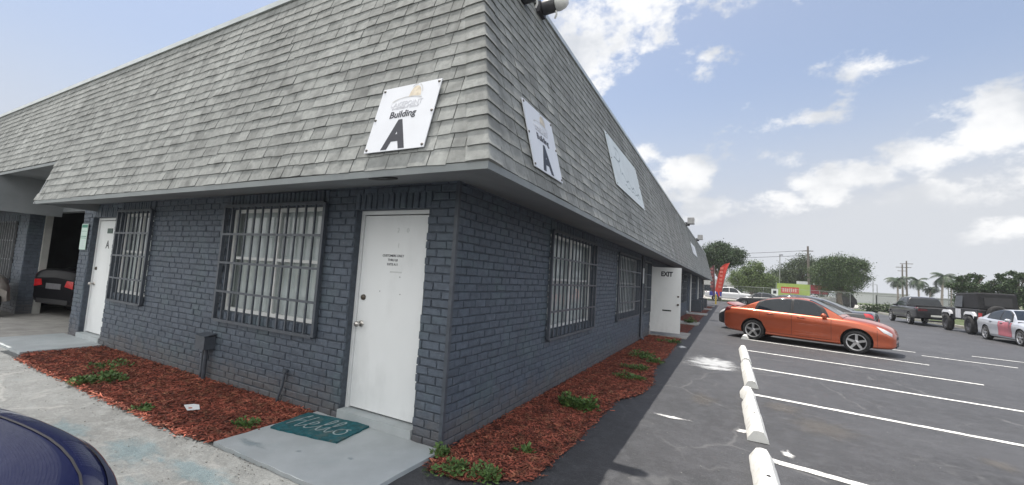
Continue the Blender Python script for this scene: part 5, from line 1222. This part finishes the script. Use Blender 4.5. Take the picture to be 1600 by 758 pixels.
b = MB(); b.lathe([(.07, 0), (.07, .95), (.05, 1.0), (0, 1.01)], (1.06, 44.5, 0), (0, 0, 1), 12); tag(b.build('bollard', mat('yellow_paint', (.50, .36, .04), .6)), 'yellow bollard at the foot of the red flag', 'bollard')
# lime sign board
root = empty('roadside_sign', (10.4, 69, 0), R_(4), 'lime green roadside board with red and white lettering', 'sign')
b = MB(); b.box((-2.0, -.05, .45), (2.0, .05, 2.95)); b.build('board', mat('lime_board', (.32, .42, .10), .6, .06, 2), root)
b = MB(); b.box((-1.5, -.07, 1.55), (.7, -.051, 2.45)); b.build('red_panel', mat('red_board', (.50, .06, .05), .6), root); b = MB(); xx = -1.3
for wd, hh in ((.2, .5), (.16, .5), (.22, .46), (.14, .5), (.2, .5), (.18, .44), (.2, .5)): b.box((xx, -.075, 1.76), (xx+wd*.85, -.0702, 1.76+hh)); xx += wd + .07
b.build('lettering', mat('pale_pink_print', (.62, .42, .38), .6), root)
for xx in (-2.06, 2.06): b = MB(); b.tube([(xx, .08, -.1), (xx, .08, 3.0)], .06, 6); b.build('post', M_GALV, root)
root = empty('roadside_sign', (13.3, 74, 0), 0, 'dark red board with a white crest behind the wooden utility pole', 'sign')
b = MB(); b.box((-1.9, -.05, 1.7), (2.0, .05, 3.0)); b.build('board', mat('crimson_board', (.34, .03, .05), .6), root); b = MB(); b.box((-1.9, -.05, 3.02), (-.5, .05, 3.5)); b.box((0.2, -.05, 3.02), (1.3, .05, 3.4)); b.build('crest', M_WHITE, root); 
for xx in (-1.7, 1.8): b = MB(); b.tube([(xx, 0, -.1), (xx, 0, 1.7)], .06, 6); b.build('post', M_GALV, root)
root = empty('fence_sign', (7.58, 61.93, 1.5), 0, 'small white notice hanging on the chain-link fence', 'sign'); b = MB(); b.box((-.38, -.02, -.4), (.38, .02, .5)); b.build('plate', M_WHITE, root); b = MB(); b.box((-.18, -.03, -.1), (.18, -.021, .3)); b.build('printing', M_INK, root)
# far low buildings
for i, (x0, x1, y, h, lb, c) in enumerate(((36, 74, 175, 2.6, 'long low pale warehouse beyond the palms', (.42, .44, .45)), (34, 46, 150, 2.9, 'low grey building right of the big round tree', (.50, .51, .52)), (66, 100, 150, 4.2, 'cream building far right behind the dark trees', (.55, .52, .44)), (-6, 8, 100, 3.5, 'low pale building glimpsed behind the far fence', (.35, .36, .36)))):
    root = empty('low_building', ((x0+x1)/2, y, 0), 0, lb, 'building'); w = (x1-x0)/2
    b = MB(); b.box((-w, 0, 0), (w, 14, h)); b.build('wall', mat('far_wall_%s' % ('pale', 'grey', 'cream', 'white')[i], c, .9), root)
    b = MB(); b.box((-w-.3, -.3, h), (w+.3, 14.3, h+.3)); b.build('roof', mat('far_roof', (.40, .41, .42), .7), root)
    for k in range(5 if i > 1 else 0): xx = -w*.85 + 1.7*w*k/4; b = MB(); b.box((xx-.8, -.03, 1.0), (xx+.8, -.002, 2.3)); b.build('window', M_CARGLASS, root)
# dark boxes (air conditioners) along the far wall
for i, y in enumerate((27.2, 29.7, 34.4)):
    root = empty('air_conditioner', (.35, y, 0), 0, ('dark air conditioner on the far wall, nearest of three', 'dark air conditioner on the far wall, middle of three', 'dark air conditioner on the far wall, farthest of three')[i], 'air conditioner', 'air conditioners along the wall')
    b = MB(); b.box((-.3, -.4, .0), (.3, .4, .75)); b.build('casing', M_IRON, root); b = MB()
    for k in range(8): b.box((.301, -.36, .08+k*.08), (.312, .36, .12+k*.08))
    b.build('grille', M_BLACK, root)
for i, y in enumerate((17.9, 25.6, 32.7)):
    b = MB(); b.tube([(.08, y, 2.42), (.08, y, .05)], .045, 8); tag(b.build('pipe', M_FRAME), ('pale downpipe past the open exit door, nearest of three', 'pale downpipe on the far side wall, middle of three', 'pale downpipe on the far side wall, farthest of three')[i], 'pipe', 'pale downpipes')

# ------------------------------------------------------------------ thin haze over the whole place
hz = bpy.data.materials.new('thin_haze'); hz.use_nodes = True; nt = hz.node_tree
for n in list(nt.nodes):
    if n.type == 'BSDF_PRINCIPLED': nt.nodes.remove(n)
pv = nt.nodes.new('ShaderNodeVolumePrincipled'); pv.inputs['Color'].default_value = (.86, .90, .95, 1); pv.inputs['Density'].default_value = .0006; pv.inputs['Anisotropy'].default_value = .2
nt.links.new(pv.outputs[0], [n for n in nt.nodes if n.type == 'OUTPUT_MATERIAL'][0].inputs['Volume'])
b = MB(); b.box((-950, -950, -1.1), (950, 1450, 13)); tag(b.build('haze', hz), kind='stuff')
